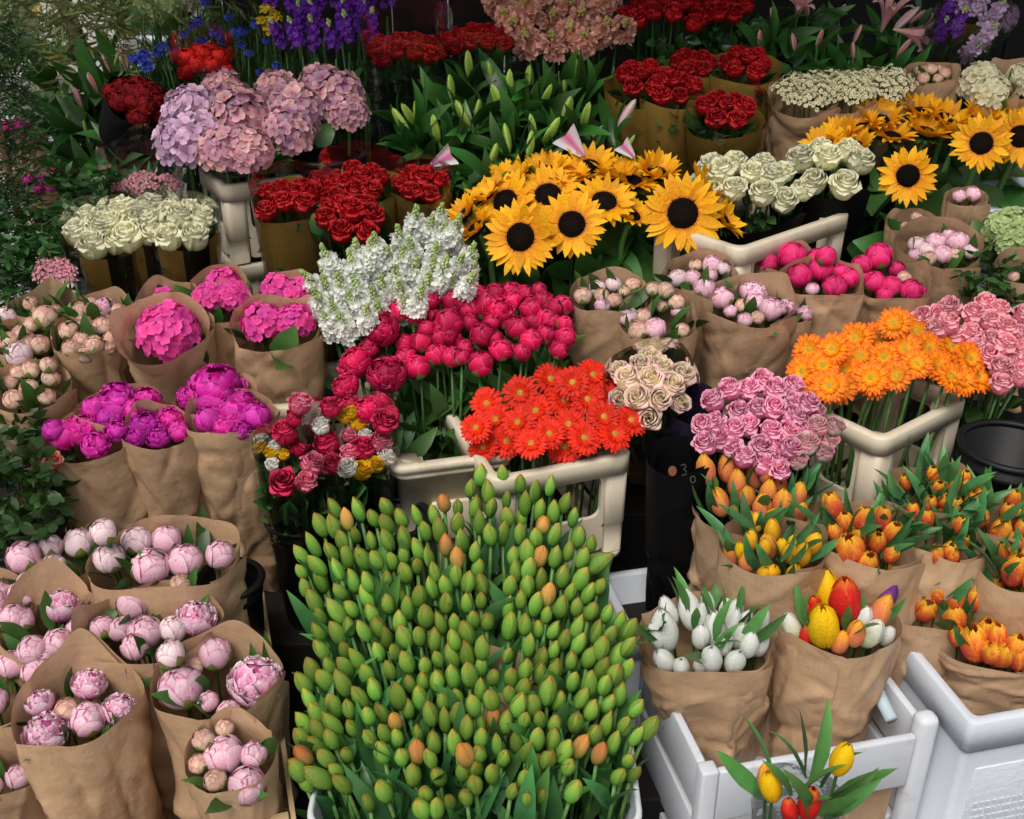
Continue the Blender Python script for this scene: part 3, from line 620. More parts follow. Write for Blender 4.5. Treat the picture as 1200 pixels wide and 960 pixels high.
    if (leafk == 'rose' or fill) and fill >= 0:
        fb = MB()
        for i in range(fill or 70):
            a = RU(0, 6.28); zz = L * RU(.5, .93); q = R * math.sqrt(RU(.05, 1)) * (narrow + (1 - narrow) * zz / L) * .8
            leaf(fb, RU(.03, .05), .026, bend=RU(0, 1), n=4, m=3, prof=OV, M=TRS((q * math.cos(a), q * math.sin(a) * eb, zz), qdir((math.cos(a), math.sin(a), RU(-.3, .8)), RU(0, 6))), sv=RU(0, 1))
        new('foliage', fb.mesh('foliage', LEAF), root, kind='stuff')
    if leafk:
        for i in range(nleaf):
            a = RU(0, 6.28); q = math.sqrt(RU(.05, 1)) * fillr * .95; x, y = R * q * math.cos(a), R * eb * q * math.sin(a)
            d = Vector((x / R * .8 + RU(-.4, .4), y / R * .8 + RU(-.4, .4), 1)); add_leaf(root, leafk, Vector((x, y, L - .042 * leafs + lup + up * R * .9 + RU(-.02, .025))), d, leafs * RU(.75, 1.15))
    return root
def bucket_for(root, label, frac, R, h=.2, off=.01):
    M = root.matrix_basis; L = root['len']; p = M @ Vector((0, off, L * frac)); z0 = step_z(p.y); h = p.z - z0 - .003
    D = (p - CAM).dot(CF); u = (p - CAM).dot(CU) / D; x = p.x / D; del root['len']
    return bucket(label, 600 + x * FPX, 480 - u * FPX, R * FPX / D, h, D - Ds(480 - u * FPX))
def inpoly(x, y, P):
    c = False
    for i in range(len(P)):
        (x1, y1), (x2, y2) = P[i], P[i - 1]
        if (y1 > y) != (y2 > y) and x < (x2 - x1) * (y - y1) / (y2 - y1) + x1: c = not c
    return c
def scatter(P, d, seed=1, dy=1.0, tries=9000):
    g = np.random.default_rng(seed); xs = [p[0] for p in P]; ys = [p[1] for p in P]; out = []
    for _ in range(tries):
        x, y = g.uniform(min(xs), max(xs)), g.uniform(min(ys), max(ys))
        if inpoly(x, y, P) and all((x - a)**2 + ((y - b) / dy)**2 > d * d for a, b in out): out.append((x, y))
    return sorted(out, key=lambda p: p[1])
def loose(name, label, cat, group, kind, head, d, r, base, stem='g', leaves=(), stem_sc=1., sz=1., extra=None, part=None, plabel=None):
    root = thing(name, label, cat, group, TRS(base)); h = head - base; d = Vector(d).normalized()
    if kind: add_head(root, kind, h, d, r, sz=sz)
    e = h - d * r * .75; st = ST[stem]
    new('stem', st[int(rng.integers(len(st)))], root, TRS((0, 0, 0), qdir(e, RU(0, 6)), (stem_sc, stem_sc, e.length)))
    for lk, f, sc, az, el in leaves:
        dd = Vector((math.cos(az) * math.cos(el), math.sin(az) * math.cos(el), math.sin(el))); add_leaf(root, lk, e * f, dd, sc, None)
    return root
ORD = 'first second third fourth fifth sixth seventh eighth ninth tenth eleventh twelfth thirteenth fourteenth'.split()
ROWN = {1: ['only'], 2: ['front', 'back'], 3: ['front', 'middle', 'back'], 4: ['front', 'second', 'third', 'back'], 5: ['front', 'second', 'third', 'fourth', 'back'], 6: ['front', 'second', 'third', 'fourth', 'fifth', 'back']}
def rowlabels(pts, base, rows):
    idx = sorted(range(len(pts)), key=lambda i: -pts[i][1]); out = [None] * len(pts)
    for k, part in enumerate(np.array_split(idx, rows)):
        part = sorted(part, key=lambda i: pts[i][0])
        for j, i in enumerate(part):
            o = 'leftmost' if j == 0 else 'rightmost' if j == len(part) - 1 else ORD[j] + ' from the left'
            out[i] = f'{base}, {o}' + (f' in the {ROWN[rows][k]} row' if rows > 1 else '')
    return out
def fld(name, label, cat, group, kind, pts, r, cen, rim=None, dD=0., jit=.02, conv=.5, stem='g', leaf=None, nl=2, fr=(.35, .8), lsc=1., tocam=.45, outw=.5, wid=100., basez=None, stem_sc=1., sz=1., el=(.5, 1.2), rows=None):
    out = []; C = W(cen[0], cen[1], Ds(cen[1]) + dD); lbs = rowlabels([p[:2] for p in pts], label, rows) if rows else None
    for i_, p in enumerate(pts):
        px, py = p[:2]; rp = p[2] if len(p) > 2 else r; kd = p[3] if len(p) > 3 else kind; lb = lbs[i_] if lbs else label; lb = p[4] if len(p) > 4 else lb; nm = name
        D = Ds(py) + dD + RU(-jit, jit); H = W(px, py, D); rr = rp * D / FPX * RU(.93, 1.07)
        bz = basez if basez is not None else step_z(H.y + .06); bx = H.x + (C.x - H.x) * conv; by = H.y + .05 + (C.y - H.y) * conv; bz = bz if basez is not None else step_z(by)
        tc = (CAM - H).normalized(); d = Vector((0, 0, 1)) * (1 - tocam) + tc * tocam + Vector((1, 0, 0)) * outw * (px - cen[0]) / wid + Vector((RU(-.18, .18), RU(-.18, .18), RU(-.1, .1)))
        lv = [(leaf, RU(*fr), lsc * RU(.75, 1.2), RU(0, 6.28), RU(*el)) for _ in range(nl)] if leaf else []
        out.append(loose(nm, lb, cat, group, kd, H, d, rr, Vector((bx, by, bz + .004)), stem, lv, stem_sc, sz))
    return out

# --- containers
def rrect(w, d, r, n=6):
    P = []
    for cx, cy, a0 in ((w / 2 - r, d / 2 - r, 0), (-w / 2 + r, d / 2 - r, 90), (-w / 2 + r, -d / 2 + r, 180), (w / 2 - r, -d / 2 + r, 270)):
        for i in range(n + 1): a = R_(a0 + 90 * i / n); P.append((cx + r * math.cos(a), cy + r * math.sin(a)))
    return np.array(P)
def loops(mb, L, close=False, cap0=False, cap1=False):
    P = np.array(L); b = len(mb.V); mb.grid(P, wrap=True); m = P.shape[1]; n = P.shape[0]
    if close:
        for j in range(m): mb.F.append((b + (n - 1) * m + j, b + (n - 1) * m + (j + 1) % m, b + (j + 1) % m, b + j)); mb.M.append(0)
    if cap0: mb.F.append(tuple(b + j for j in range(m))); mb.M.append(0)
    if cap1: mb.F.append(tuple(b + (n - 1) * m + j for j in range(m))); mb.M.append(0)
def lz(P, z, s=1.0): return [(x * s, y * s, z) for x, y in P]
def ring_panel(x0, x1, z0, z1, hx0, hx1, hz0, hz1, rad, th, taper=0., H=1.):
    """panel with a rounded window; front face at y=0, going back to y=th"""
    cx, cz = (hx0 + hx1) / 2, (hz0 + hz1) / 2; I = rrect(hx1 - hx0, hz1 - hz0, rad, 5); O = []; I = [(x + cx, z + cz) for x, z in I]; n = len(I)
    for k, (x, z) in enumerate(I):
        q = k // 6; t = (k % 6) / 5.
        sx = 1 if q in (0, 3) else -1; sz = 1 if q in (0, 1) else -1
        X, Z = (x1 if sx > 0 else x0), (z1 if sz > 0 else z0)
        first_vert = q in (0, 2)     # corner sweeps from side to top, or from top to side
        if t < .5: O.append((X, z + (Z - z) * t * 2) if first_vert else (x + (X - x) * t * 2, Z))
        else: O.append((X + (x - X) * (t - .5) * 2, Z) if first_vert else (X, Z + (z - Z) * (t - .5) * 2))
    mb = MB()
    loops(mb, [[(x, 0, z) for x, z in O], [(x, 0, z) for x, z in I], [(x, th, z) for x, z in I], [(x, th, z) for x, z in O]], close=True)
    return mb
def place(M, px_M): return M
def procona(label, M, w=.3, d=.4, h=.3, base_h=.0, slot=True, group=None, name='flower_crate', mat=None):
    """stacking plastic flower crate: windowed collar, rim, corner posts, solid tub under it. M: front left bottom corner frame, x along the front, y back"""
    mat = mat or CREAM
    root = thing(name, label, 'crate', group, M); th = .01; pw = .05; H = base_h
    if base_h:
        mb = MB(); P = rrect(w - .012, d - .012, .03); Q = rrect(w - .05, d - .05, .03); loops(mb, [lz(Q, .0), lz(P, base_h - .012), lz(rrect(w + .006, d + .006, .034), base_h - .012), lz(rrect(w + .006, d + .006, .034), base_h - .003), lz(rrect(w - .05, d - .05, .03), base_h - .003), lz(rrect(w - .08, d - .08, .03), .01)], cap0=True, cap1=True)
        new('tub', mb.mesh('tub', mat), root, TRS((w / 2, d / 2, 0)))
        for fx, W_, ang, off in ((0, w, 0, (0, 0)), (1, d, 90, (w, 0))):
            m3 = MB(); m3.box(W_ * .3, W_ * .68, .0005, .012, base_h * .45, base_h * .75, bev=.004)
            new('tub_handle', m3.mesh('tub_handle', mat), root, TRS((off[0], off[1], 0), Quaternion((0, 0, 1), R_(ang))))
    z0 = H + h * .05; z1 = H + h * .95
    for W_, ang, off in ((w, 0, (0, 0)), (d, 90, (w, 0)), (w, 180, (w, d)), (d, 270, (0, d))):
        zs = H + h * .3
        mb = ring_panel(pw, W_ - pw, zs, z1, pw + .008, W_ - pw - .008, zs + h * .1, z1 - h * .12, .022, th)
        m2 = ring_panel(pw, W_ - pw, z0, zs - .0005, pw + .04, W_ - pw - .04, z0 + h * .07, zs - h * .055, .012, th) if slot else None
        if m2: mb.raw(m2.V, m2.F)
        new('side_panel', mb.mesh('side_panel', mat, False), root, TRS((off[0], off[1], 0), Quaternion((0, 0, 1), R_(ang))) @ Matrix.Translation((0, .003, 0)))
    pm = MB(); P = rrect(pw, pw, .012, 4); loops(pm, [lz(P, 0, .86), lz(P, h * .3, .93), lz(P, h * .31, 1.), lz(P, h * .93, 1.06)], cap0=True, cap1=True); pme = pm.mesh('corner_post', mat)
    for x, y in ((pw / 2, pw / 2), (w - pw / 2, pw / 2), (pw / 2, d - pw / 2), (w - pw / 2, d - pw / 2)): new('corner_post', pme, root, TRS((x, y, H)))
    mb = MB(); A, B = rrect(w + .016, d + .016, .03), rrect(w - .03, d - .03, .02); za, zb = H + h - min(.04, h * .8), H + h
    A2, B2 = rrect(w + .01, d + .01, .027), rrect(w - .024, d - .024, .023)
    loops(mb, [lz(A, za), lz(A, zb - .004), lz(A2, zb), lz(B2, zb), lz(B, zb - .004), lz(B, za)], close=True); new('rim', mb.mesh('rim', mat), root, TRS((w / 2, d / 2, 0)))
    return root
def frame_at(px, py, D, yaw, drop):
    p = W(px, py, D); return Matrix.Translation((p.x, p.y, p.z - drop)) @ Matrix.Rotation(R_(yaw), 4, 'Z')
def bucket(label, px, py, rx, h=.3, dD=0., name='flower_bucket', group='black buckets of the display', mat=None, water=True):
    D = Ds(py) + dD; R = rx * D / FPX; p = W(px, py, D); root = thing(name, label, 'bucket', group, TRS((p.x, p.y, p.z - h))); mat = mat or BLACKPLASTIC
    C = np.array([(math.cos(2 * PI * i / 40), math.sin(2 * PI * i / 40)) for i in range(40)])
    mb = MB(); loops(mb, [lz(C, 0, R * .72), lz(C, .006, R * .74), lz(C, h * .86, R * .95), lz(C, h * .865, R * .985), lz(C, h * .9, R * .99), lz(C, h * .905, R * .96), lz(C, h - .013, R * .975), lz(C, h - .013, R * .93), lz(C, .02, R * .7)], cap0=True, cap1=True); new('bucket_body', mb.mesh('bucket_body', mat), root)
    mb = MB(); q = np.linspace(0, 2 * PI, 9)[:-1]; loops(mb, [lz(C, h - .006 + .007 * math.sin(a), R * .985 + .008 * math.cos(a)) for a in q], close=True); new('bucket_rim', mb.mesh('bucket_rim', mat), root)
    return root
# ================================================================== crates and buckets
# painted white wooden crate, front right
CR1 = Matrix.Translation((.332, 1.381, 0)) @ Matrix.Rotation(R_(12.8), 4, 'Z')
wc = thing('painted_crate', 'white painted crate in front holding the white tulips and the mixed tulips', 'crate', None, CR1)
w1, d1, h1 = .445, .32, .40
def board(nm, x0, x1, y0, y1, z0, z1, root, mat, bev=.004): 
    mb = MB(); mb.box(x0, x1, y0, y1, z0, z1, bev=bev); return new(nm, mb.mesh(nm, mat), root)
for z0, z1 in ((.285, .40), (.145, .262), (.005, .12)):
    board('board', -.0, .016, .03, d1, z0, z1, wc, WHITEWOOD); 
    board('board', w1 - .016, w1, .034, d1, z0, z1, wc, WHITEWOOD)
    board('board', .0, w1, d1 + .001, d1 + .017, z0, z1, wc, WHITEWOOD)
board('front_panel', .03, w1 - .035, .0, .016, .275, .398, wc, WHITEWOOD, .005); board('front_panel', .03, w1 - .035, .0, .016, .0, .12, wc, WHITEWOOD, .005)
board('corner_post', -.003, .029, -.003, .029, 0, .403, wc, WHITEWOOD, .005)
mb = MB(); mb.box(w1 - .034, w1 + .006, -.004, .033, 0, .435, bev=.012); new('corner_post', mb.mesh('corner_post', WHITEWOOD), wc)
board('floor_board', .018, w1 - .018, .032, d1 - .002, .15, .162, wc, WHITEWOOD, .002)
pk = thing('paper_roll', 'folded brown paper showing through the front opening of the white painted crate', 'paper', None, CR1 @ Matrix.Translation((.2, .024, .122)))
mb = MB(); P = np.zeros((6, 12, 3)); 
for i in range(6):
    for j in range(12): P[i, j] = (j * .0185, .006 + .005 * math.sin(j * 1.7) * math.sin(i * .8), i * .028)
mb.grid(P); new('paper_sheet', mb.mesh('paper_sheet', KRAFT), pk)
# foam boxes
def foam(label, M, w_, d_, h_, panel=True, lip=.07):
    root = thing('foam_box', label, 'crate', 'white foam boxes under the tulips', M); mb = MB(); t = .03
    O, O2 = rrect(w_, d_, .012, 3), rrect(w_ - .008, d_ - .008, .012, 3); t = .02; I = rrect(w_ - 2 * t, d_ - 2 * t, .012, 3)
    loops(mb, [lz(O2, 0), lz(O2, h_ - lip - .003), lz(O2, h_ - lip)], cap0=True); new('box_body', mb.mesh('box_body', STYRO), root, TRS((w_ / 2, d_ / 2, 0)))
    mb = MB(); loops(mb, [lz(O2, h_ - lip + .0005), lz(O, h_ - lip + .001), lz(O, h_ - .003), lz(rrect(w_ - .006, d_ - .006, .01, 3), h_), lz(rrect(w_ - 2 * t + .006, d_ - 2 * t + .006, .012, 3), h_), lz(I, h_ - .004), lz(I, .14)], cap1=True); new('box_rim', mb.mesh('box_rim', STYRO), root, TRS((w_ / 2, d_ / 2, 0)))
    if panel:
        PANELM = solid_mat('embossed_foam', (.56, .6, .64), .7, .2, 6, .05, .6, 60, bdist=.004)
        mb = MB(); mb.box(.035, w_ - .035, .0015, .006, .06, h_ - lip - .045, bev=.001); new('label_panel', mb.mesh('label_panel', PANELM), root)
        mb = MB()
        for i in range(11):
            x = .05
            while x < w_ - .06:
                k = RU(.004, .012); mb.box(x, x + k, .0, .0025, .075 + i * .0185, .084 + i * .0185); x += k + RU(.003, .006)
        new('embossing', mb.mesh('embossing', STYRO, False), root, kind='stuff')
    return root
F2 = Matrix.Translation((.797, 1.425, 0)) @ Matrix.Rotation(R_(12.8), 4, 'Z')
foam('white foam box with embossed front panel at the lower right edge', F2, .45, .33, .472)
foam('white foam box behind the white tulips with its bare rear wall showing', Matrix.Translation((.232, 1.735, 0)) @ Matrix.Rotation(R_(12.8), 4, 'Z'), .44, .21, .415, False)
foam('white foam box hidden under the fringed orange tulips on the right', Matrix.Translation((.715, 1.79, .0)) @ Matrix.Rotation(R_(12.8), 4, 'Z'), .45, .25, .44, False)
tb = thing('rolled_sleeve', 'clear rolled plastic sleeve lying in the white painted crate corner', 'sleeve', None, CR1 @ TRS((w1 - .05, .06, .386), Quaternion((1, 0, 0), -1.35)))
mb = MB(); mb.tube([(0, 0, 0), (.004, 0, .1), (0, 0, .17)], .012, .014, 10); new('roll', mb.mesh('roll', GREYCRATE), tb)
# white buckets holding the green tulips
D = Ds(957) + .02; p = W(556, 957, D); h = p.z; root = thing('flower_tub', 'wide white tub standing under the whole mass of green tulips', 'tub', None, TRS((p.x, p.y + .2, 0)))
mb = MB(); P = rrect(.545, .46, .045); loops(mb, [lz(P, 0, .85), lz(P, h - .02, .97), lz(P, h - .02, 1.0), lz(P, h - .004, 1.0), lz(P, h, .99), lz(P, h, .97), lz(P, h - .01, .965), lz(P, .02, .84)], cap0=True, cap1=True); new('tub_body', mb.mesh('tub_body', WHITEWOOD), root)
# pale wooden crate, lower left
CW = Matrix.Translation(tuple(G(344, 985, .40) - Vector((0, 0, .40)))) @ Matrix.Rotation(R_(16), 4, 'Z')
wd = thing('slatted_crate', 'pale wooden slatted crate around the pink peony bouquets at lower left', 'crate', None, CW)
for x, y in ((-.018, .02), (-.018, .62), (-.62, .02), (-.62, .62)): board('corner_post', x - .016, x + .016, y - .016, y + .016, 0, .43, wd, PALEWOOD, .002)
for z in (.03, .15, .27, .37):
    board('slat', .0, .009, -.0, .66, z, z + .052, wd, PALEWOOD, .0015); board('slat', -.645, -.636, -.0, .66, z, z + .052, wd, PALEWOOD, .0015)
    board('slat', -.634, -.002, .0, -.009, z, z + .052, wd, PALEWOOD, .0015); board('slat', -.634, -.002, .65, .659, z, z + .052, wd, PALEWOOD, .0015)
# cream stacking crates
procona('cream plastic crate holding the red orange gerberas', frame_at(578, 562, 2.12, 20, .40), .29, .36, .235, .165)
procona('cream plastic crate with solid front under the crimson pink peonies', frame_at(462, 548, 2.17, 14, .33), .24, .34, .02, .31, slot=False)
procona('cream plastic crate holding the orange gerberas', frame_at(1035, 515, 2.17, 38, .34), .29, .2, .26, .08)
procona('cream plastic crate below the cream roses on the right', frame_at(868, 292, 2.40, 40, .34), .4, .26, .21, .13)
procona('upper cream crate of the stack under the lilac hydrangeas', frame_at(262, 218, 2.59, 30, .2), .25, .2, .2, 0)
procona('lower cream crate of the stack under the lilac hydrangeas', frame_at(262, 218, 2.59, 30, .405) @ Matrix.Translation((.01, .0, 0)), .25, .2, .2, 0)
procona('cream plastic crate mostly hidden behind the hot pink hydrangeas', frame_at(268, 480, 2.3, 8, .4), .3, .2, .26, .14)
procona('pale blue grey crate at the right edge beside the sunflowers', frame_at(1160, 247, 2.6, 10, .3), .3, .25, .12, .18, slot=False, mat=GREYCRATE)
bucket('empty looking black bucket with open rim beside the cream crate panel', 462, 605, 42, .3, .12)
bucket('black ribbed bucket at the right edge below the pink roses', 1188, 520, 60, .32, .03)
bucket('black bucket at the left edge under the leafy plant', 10, 620, 60, .3, .12)
bucket('black bucket under the magenta peony wraps', 268, 676, 38, .3, .12)
bucket('black bucket under the dusty pink side hydrangeas', 385, 180, 42, .26, .06)

# ================================================================== lower left: pale pink peonies in kraft paper
PG = 'pink peony bouquets in brown paper'
K = dict(leafk='peony', group=PG)
bouquet('peony_bouquet', 'wide brown paper bouquet of pale round peony buds, rearmost of the lower left peonies', 195, 655, 84, 'peony_blush', 17, n=0, pts=[(121, 623, 15), (128, 654, 18, 'peony_blush'), (160, 634, 18), (195, 633, 18, 'peony_pale'), (177, 664, 22, 'peony_pale'), (217, 657, 20, 'peony_pale'), (258, 650, 17, 'peony_pale'), (212, 684, 12, 'peony_cream')], eb=.62, back=.25, front=.02, tilt=6, nleaf=20, peak=(90, .04), dD=.0, **K)
bouquet('peony_bouquet', 'brown paper bouquet of pink peonies spilling left of the wide bouquet', 62, 662, 50, 'peony_pale', 17, n=0, pts=[(28, 653, 20, 'peony_pale'), (60, 641, 15, 'peony_blush'), (62, 665, 16, 'peony_blush'), (93, 636, 18, 'peony_blush'), (34, 683, 14, 'peony_pale')], eb=.7, back=.1, tilt=6, dD=.02, nleaf=12, **K)
bouquet('peony_bouquet', 'brown paper bouquet of pink peonies with one ruffled bloom at the back left', 62, 735, 54, 'peony_pale', 17, n=0, pts=[(72, 708, 23, 'peony_ruff'), (24, 727, 16), (68, 753, 17), (38, 762, 17), (42, 784, 18), (90, 738, 13)], back=.9, peak=(70, .3), eb=.85, nleaf=12, **K)
bouquet('peony_bouquet', 'pink peonies with a ruffled bloom at the right, behind the two front bouquets', 178, 738, 82, 'peony_pale', 17, n=0, pts=[(155, 707, 19, 'peony_pale'), (230, 723, 24, 'peony_ruff'), (203, 737, 16, 'peony_blush'), (170, 741, 20, 'peony_pale'), (142, 737, 15), (120, 735, 14), (158, 758, 16, 'peony_pale')], eb=.6, back=.3, nleaf=12, **K)
bouquet('peony_bouquet', 'large front brown paper bouquet with two white pink ruffled peonies and a tall pointed back', 93, 836, 68, 'peony_pale', 19, n=0, pts=[(105, 800, 21, 'peony_ruff'), (46, 822, 17, 'peony_ruff'), (54, 858, 26, 'peony_ruff'), (103, 843, 20, 'peony_pale'), (141, 830, 21, 'peony_ruff'), (78, 832, 15, 'peony_cream')], back=.75, front=.12, peak=(70, .55), eb=.72, narrow=.68, nleaf=8, dD=-.03, seam=30, **K)
bouquet('peony_bouquet', 'brown paper bouquet with the biggest frilly white pink peony at its right edge', 256, 800, 74, 'peony_pale', 18, n=0, pts=[(200, 766, 16, 'peony_blush'), (212, 806, 26, 'peony_pale'), (252, 766, 20, 'peony_pale'), (300, 797, 33, 'peony_ruff'), (226, 781, 13, 'peony_cream'), (244, 822, 12), (268, 835, 14, 'peony_pale')], back=.35, front=.1, eb=.75, narrow=.6, nleaf=14, **K)
bouquet('peony_bouquet', 'lowest brown paper bouquet of pink peonies at the crate corner with a tall back', 270, 890, 48, 'peony_pale', 18, n=0, pts=[(262, 884, 23), (290, 920, 22), (238, 866, 13, 'peony_cream'), (263, 853, 11, 'peony_cream'), (298, 884, 16), (252, 914, 13, 'peony_cream'), (232, 895, 12, 'peony_cream')], back=.6, front=.1, eb=.95, narrow=.75, nleaf=8, dD=-.05, seam=45, **K)
bouquet('peony_bouquet', 'brown paper bouquet of pink peonies cut off by the left edge, lower down', 8, 806, 58, 'peony_pale', 17, n=4, back=.1, narrow=.8, nleaf=8, dD=.0, **K)
bouquet('peony_bouquet', 'brown paper bouquet at the left edge above the cut off bouquet', -8, 715, 44, 'peony_pale', 16, n=4, back=.7, nleaf=8, **K)
bouquet('peony_bouquet', 'brown paper bundle in the bottom left corner', -2, 900, 46, 'peony_pale', 16, n=3, back=.2, nleaf=6, dD=.03, **K)

# magenta peonies
MGp = 'magenta peony bouquets in brown paper'
K = dict(group=MGp, narrow=.68, spread=.5)
bouquet('peony_bouquet', 'magenta peony bouquet, front left of the three tall brown wraps, rim sloping down left', 108, 508, 54, 'peony_mag', 22, pts=[(98, 502, 22), (128, 493, 20), (74, 510, 18, 'peony_magball'), (112, 521, 17), (62, 504, 13, 'peony_magball'), (138, 505, 15)], n=0, back=.2, front=-.1, lean=-6, eb=.7, peak=(0, .5), **K)
bouquet('peony_bouquet', 'magenta peony bouquet, middle of the three tall brown wraps', 190, 502, 42, 'peony_mag', 20, pts=[(170, 500, 20), (200, 492, 19, 'peony_mag'), (185, 512, 14), (210, 505, 13, 'peony_magball'), (160, 512, 12)], n=0, back=.2, eb=.75, **K)
bouquet('peony_bouquet', 'magenta peony bouquet, tallest wrap next to the mixed roses', 273, 490, 50, 'peony_mag', 22, pts=[(245, 492, 17, 'peony_magball'), (275, 484, 24), (262, 500, 15), (300, 488, 18, 'peony_magball'), (283, 504, 12)], n=0, back=.3, front=.05, eb=.6, seam=-100, peak=(150, .3), **K)
bouquet('peony_bouquet', 'big double magenta peony in a rear wrap above the tallest wrap', 256, 462, 44, 'peony_mag', 32, pts=[(254, 457, 34), (222, 465, 16), (285, 468, 14)], n=0, back=.1, eb=.7, **K)
bouquet('peony_bouquet', 'magenta peonies in the rear left brown wrap below the pink hydrangea', 140, 476, 46, 'peony_mag', 22, pts=[(138, 470, 26), (172, 468, 18), (110, 478, 14, 'peony_magball'), (158, 480, 14, 'peony_magball')], n=0, back=.15, eb=.6, **K)

# pale peony buds, left edge
CG = 'cream peony bud bouquets in brown paper on the left'
K = dict(leafk='peony', group=CG, nleaf=14)
bouquet('peony_bouquet', 'cream peony buds at the left edge, lower wrap in the row', 36, 456, 44, 'peony_cream', 10, pts=[(16, 468, 12), (34, 455, 11), (55, 465, 10), (22, 437, 10), (60, 443, 11), (36, 434, 11), (12, 448, 10), (57, 428, 10)], n=0, back=.35, eb=.8, **K)
bouquet('peony_bouquet', 'cream peony buds in the wrap left of the big pink hydrangea', 101, 392, 37, 'peony_cream', 11, pts=[(80, 387, 12), (97, 377, 10), (121, 382, 12), (96, 398, 10), (84, 408, 11), (111, 404, 11), (100, 415, 11), (131, 397, 10), (128, 408, 10)], n=0, back=.35, front=-.05, eb=.85, **K)
bouquet('peony_bouquet', 'loose cream peony buds with one large blush bud, left of the wrap by the hydrangea', 38, 400, 38, 'peony_cream', 11, pts=[(53, 371, 14), (26, 392, 12), (46, 404, 12), (34, 401, 11), (56, 379, 10), (22, 416, 16, 'peony_blush'), (38, 380, 10), (10, 400, 11)], n=0, back=.3, eb=.8, **K)
bouquet('peony_bouquet', 'pink tinged peony buds in the rear left wrap under the striped rose sleeves', 118, 362, 36, 'peony_cream', 10, pts=[(95, 364, 11), (122, 359, 13, 'peony_ruff'), (140, 364, 9), (105, 356, 9)], n=0, back=.25, eb=.5, **K)
bouquet('peony_bouquet', 'folded brown paper wrap with few buds behind the left peony buds', 56, 358, 36, 'peony_cream', 9, n=3, back=.4, eb=.5, **K)
bouquet('peony_bouquet', 'single large blush peony at the left edge beside the fern', 6, 376, 22, 'peony_blush', 15, n=1, back=.2, **K)

# hot pink hydrangeas
def hyd_head(root, Mi, L, px, py, rp, S, col, n=60, hemi=.15, plane_h=0.):
    o = Mi @ CAM; q = Mi @ (CAM + ray(px, py)); d = q - o; h = L + plane_h / S; t = (h - o.z) / d.z; c = o + d * t; R = rp / S
    mb = MB(); mb.ball((0, 0, 0), R * .82, 14, 8, .85, 0.4); hd = new('flower_head', mb.mesh('flower_head', LEAFMID), root, TRS(c))
    fs = HYD[col]
    for i in range(n):
        z = 1 - (i + .5) / n * (1 + hemi) ; rr = math.sqrt(max(0, 1 - z * z)); a = i * 2.39996; dv = Vector((rr * math.cos(a), rr * math.sin(a), z))
        new('floret', fs[int(rng.integers(len(fs)))], hd, TRS(dv * R * RU(.86, 1.0) * (1, .95)[i % 2], qdir(dv + Vector((RU(-.3, .3), RU(-.3, .3), RU(-.2, .3))), RU(0, 6)), R * 1.95 / math.sqrt(n) * RU(.85, 1.15)))
    return hd
def hyd(label, cx, cy, rx, heads, wrap='kraft', group=None, n=60, **k):
    root = bouquet('hydrangea_bouquet', label, cx, cy, rx, None, 10, pts=None, n=0, wrap=wrap, group=group, leafk='hyd', nleaf=k.pop('nleaf', 5), leafs=.8, lup=-.03, **k)
    D = Ds(cy) + k.get('dD', 0.); S = FPX / D; M = root.matrix_basis; Mi = M.inverted(); L = (Mi @ W(cx, cy, D)).z; sb = MB()
    for px, py, rp, col in heads: hd = hyd_head(root, Mi, L, px, py, rp, S, col, n); p = hd.matrix_basis.translation; sb.tube([(p.x * .3, p.y * .3, .01), (p.x * .8, p.y * .8, L * .6), tuple(p)], .005, .005, 6)
    new('stem_bundle', sb.mesh('stem_bundle', STEM), root); return root
HG = 'hot pink hydrangea bouquets in brown paper'
hyd('large hot pink hydrangea in the widest brown wrap, front left of the group', 194, 394, 42, [(198, 391, 37, 'hot')], group=HG, n=52, back=.75, front=.12, eb=.8, flare=.25, narrow=.75, peak=(150, .4), dD=-.02, tilt=20, lean=-10, seam=-30)
hyd('hot pink hydrangea in the brown wrap with a wide smooth front, right of the group', 323, 388, 50, [(308, 380, 25, 'hot'), (345, 380, 24, 'hot')], group=HG, n=36, back=.55, front=.05, eb=.75, narrow=.7, peak=(30, .3))
hyd('hot pink hydrangea in the small wrap between the two larger wraps', 262, 362, 36, [(246, 350, 19, 'hot'), (272, 348, 20, 'hot')], group=HG, n=30, back=.5, eb=.7)
hyd('hot pink hydrangea at the back below the cream crate stack', 258, 336, 30, [(262, 333, 19, 'hot')], group=HG, n=26, back=.5, eb=.7, dD=.03)
hyd('hot pink hydrangea at the back right, next to the white stocks', 340, 350, 34, [(326, 340, 20, 'hot'), (352, 345, 19, 'hot')], group=HG, n=28, back=.55, eb=.7, peak=(60, .3))
hyd('crumpled brown paper wrap behind the widest hydrangea wrap', 200, 356, 38, [(192, 350, 12, 'hot')], group=HG, n=16, back=.4, eb=.6, dD=.03)
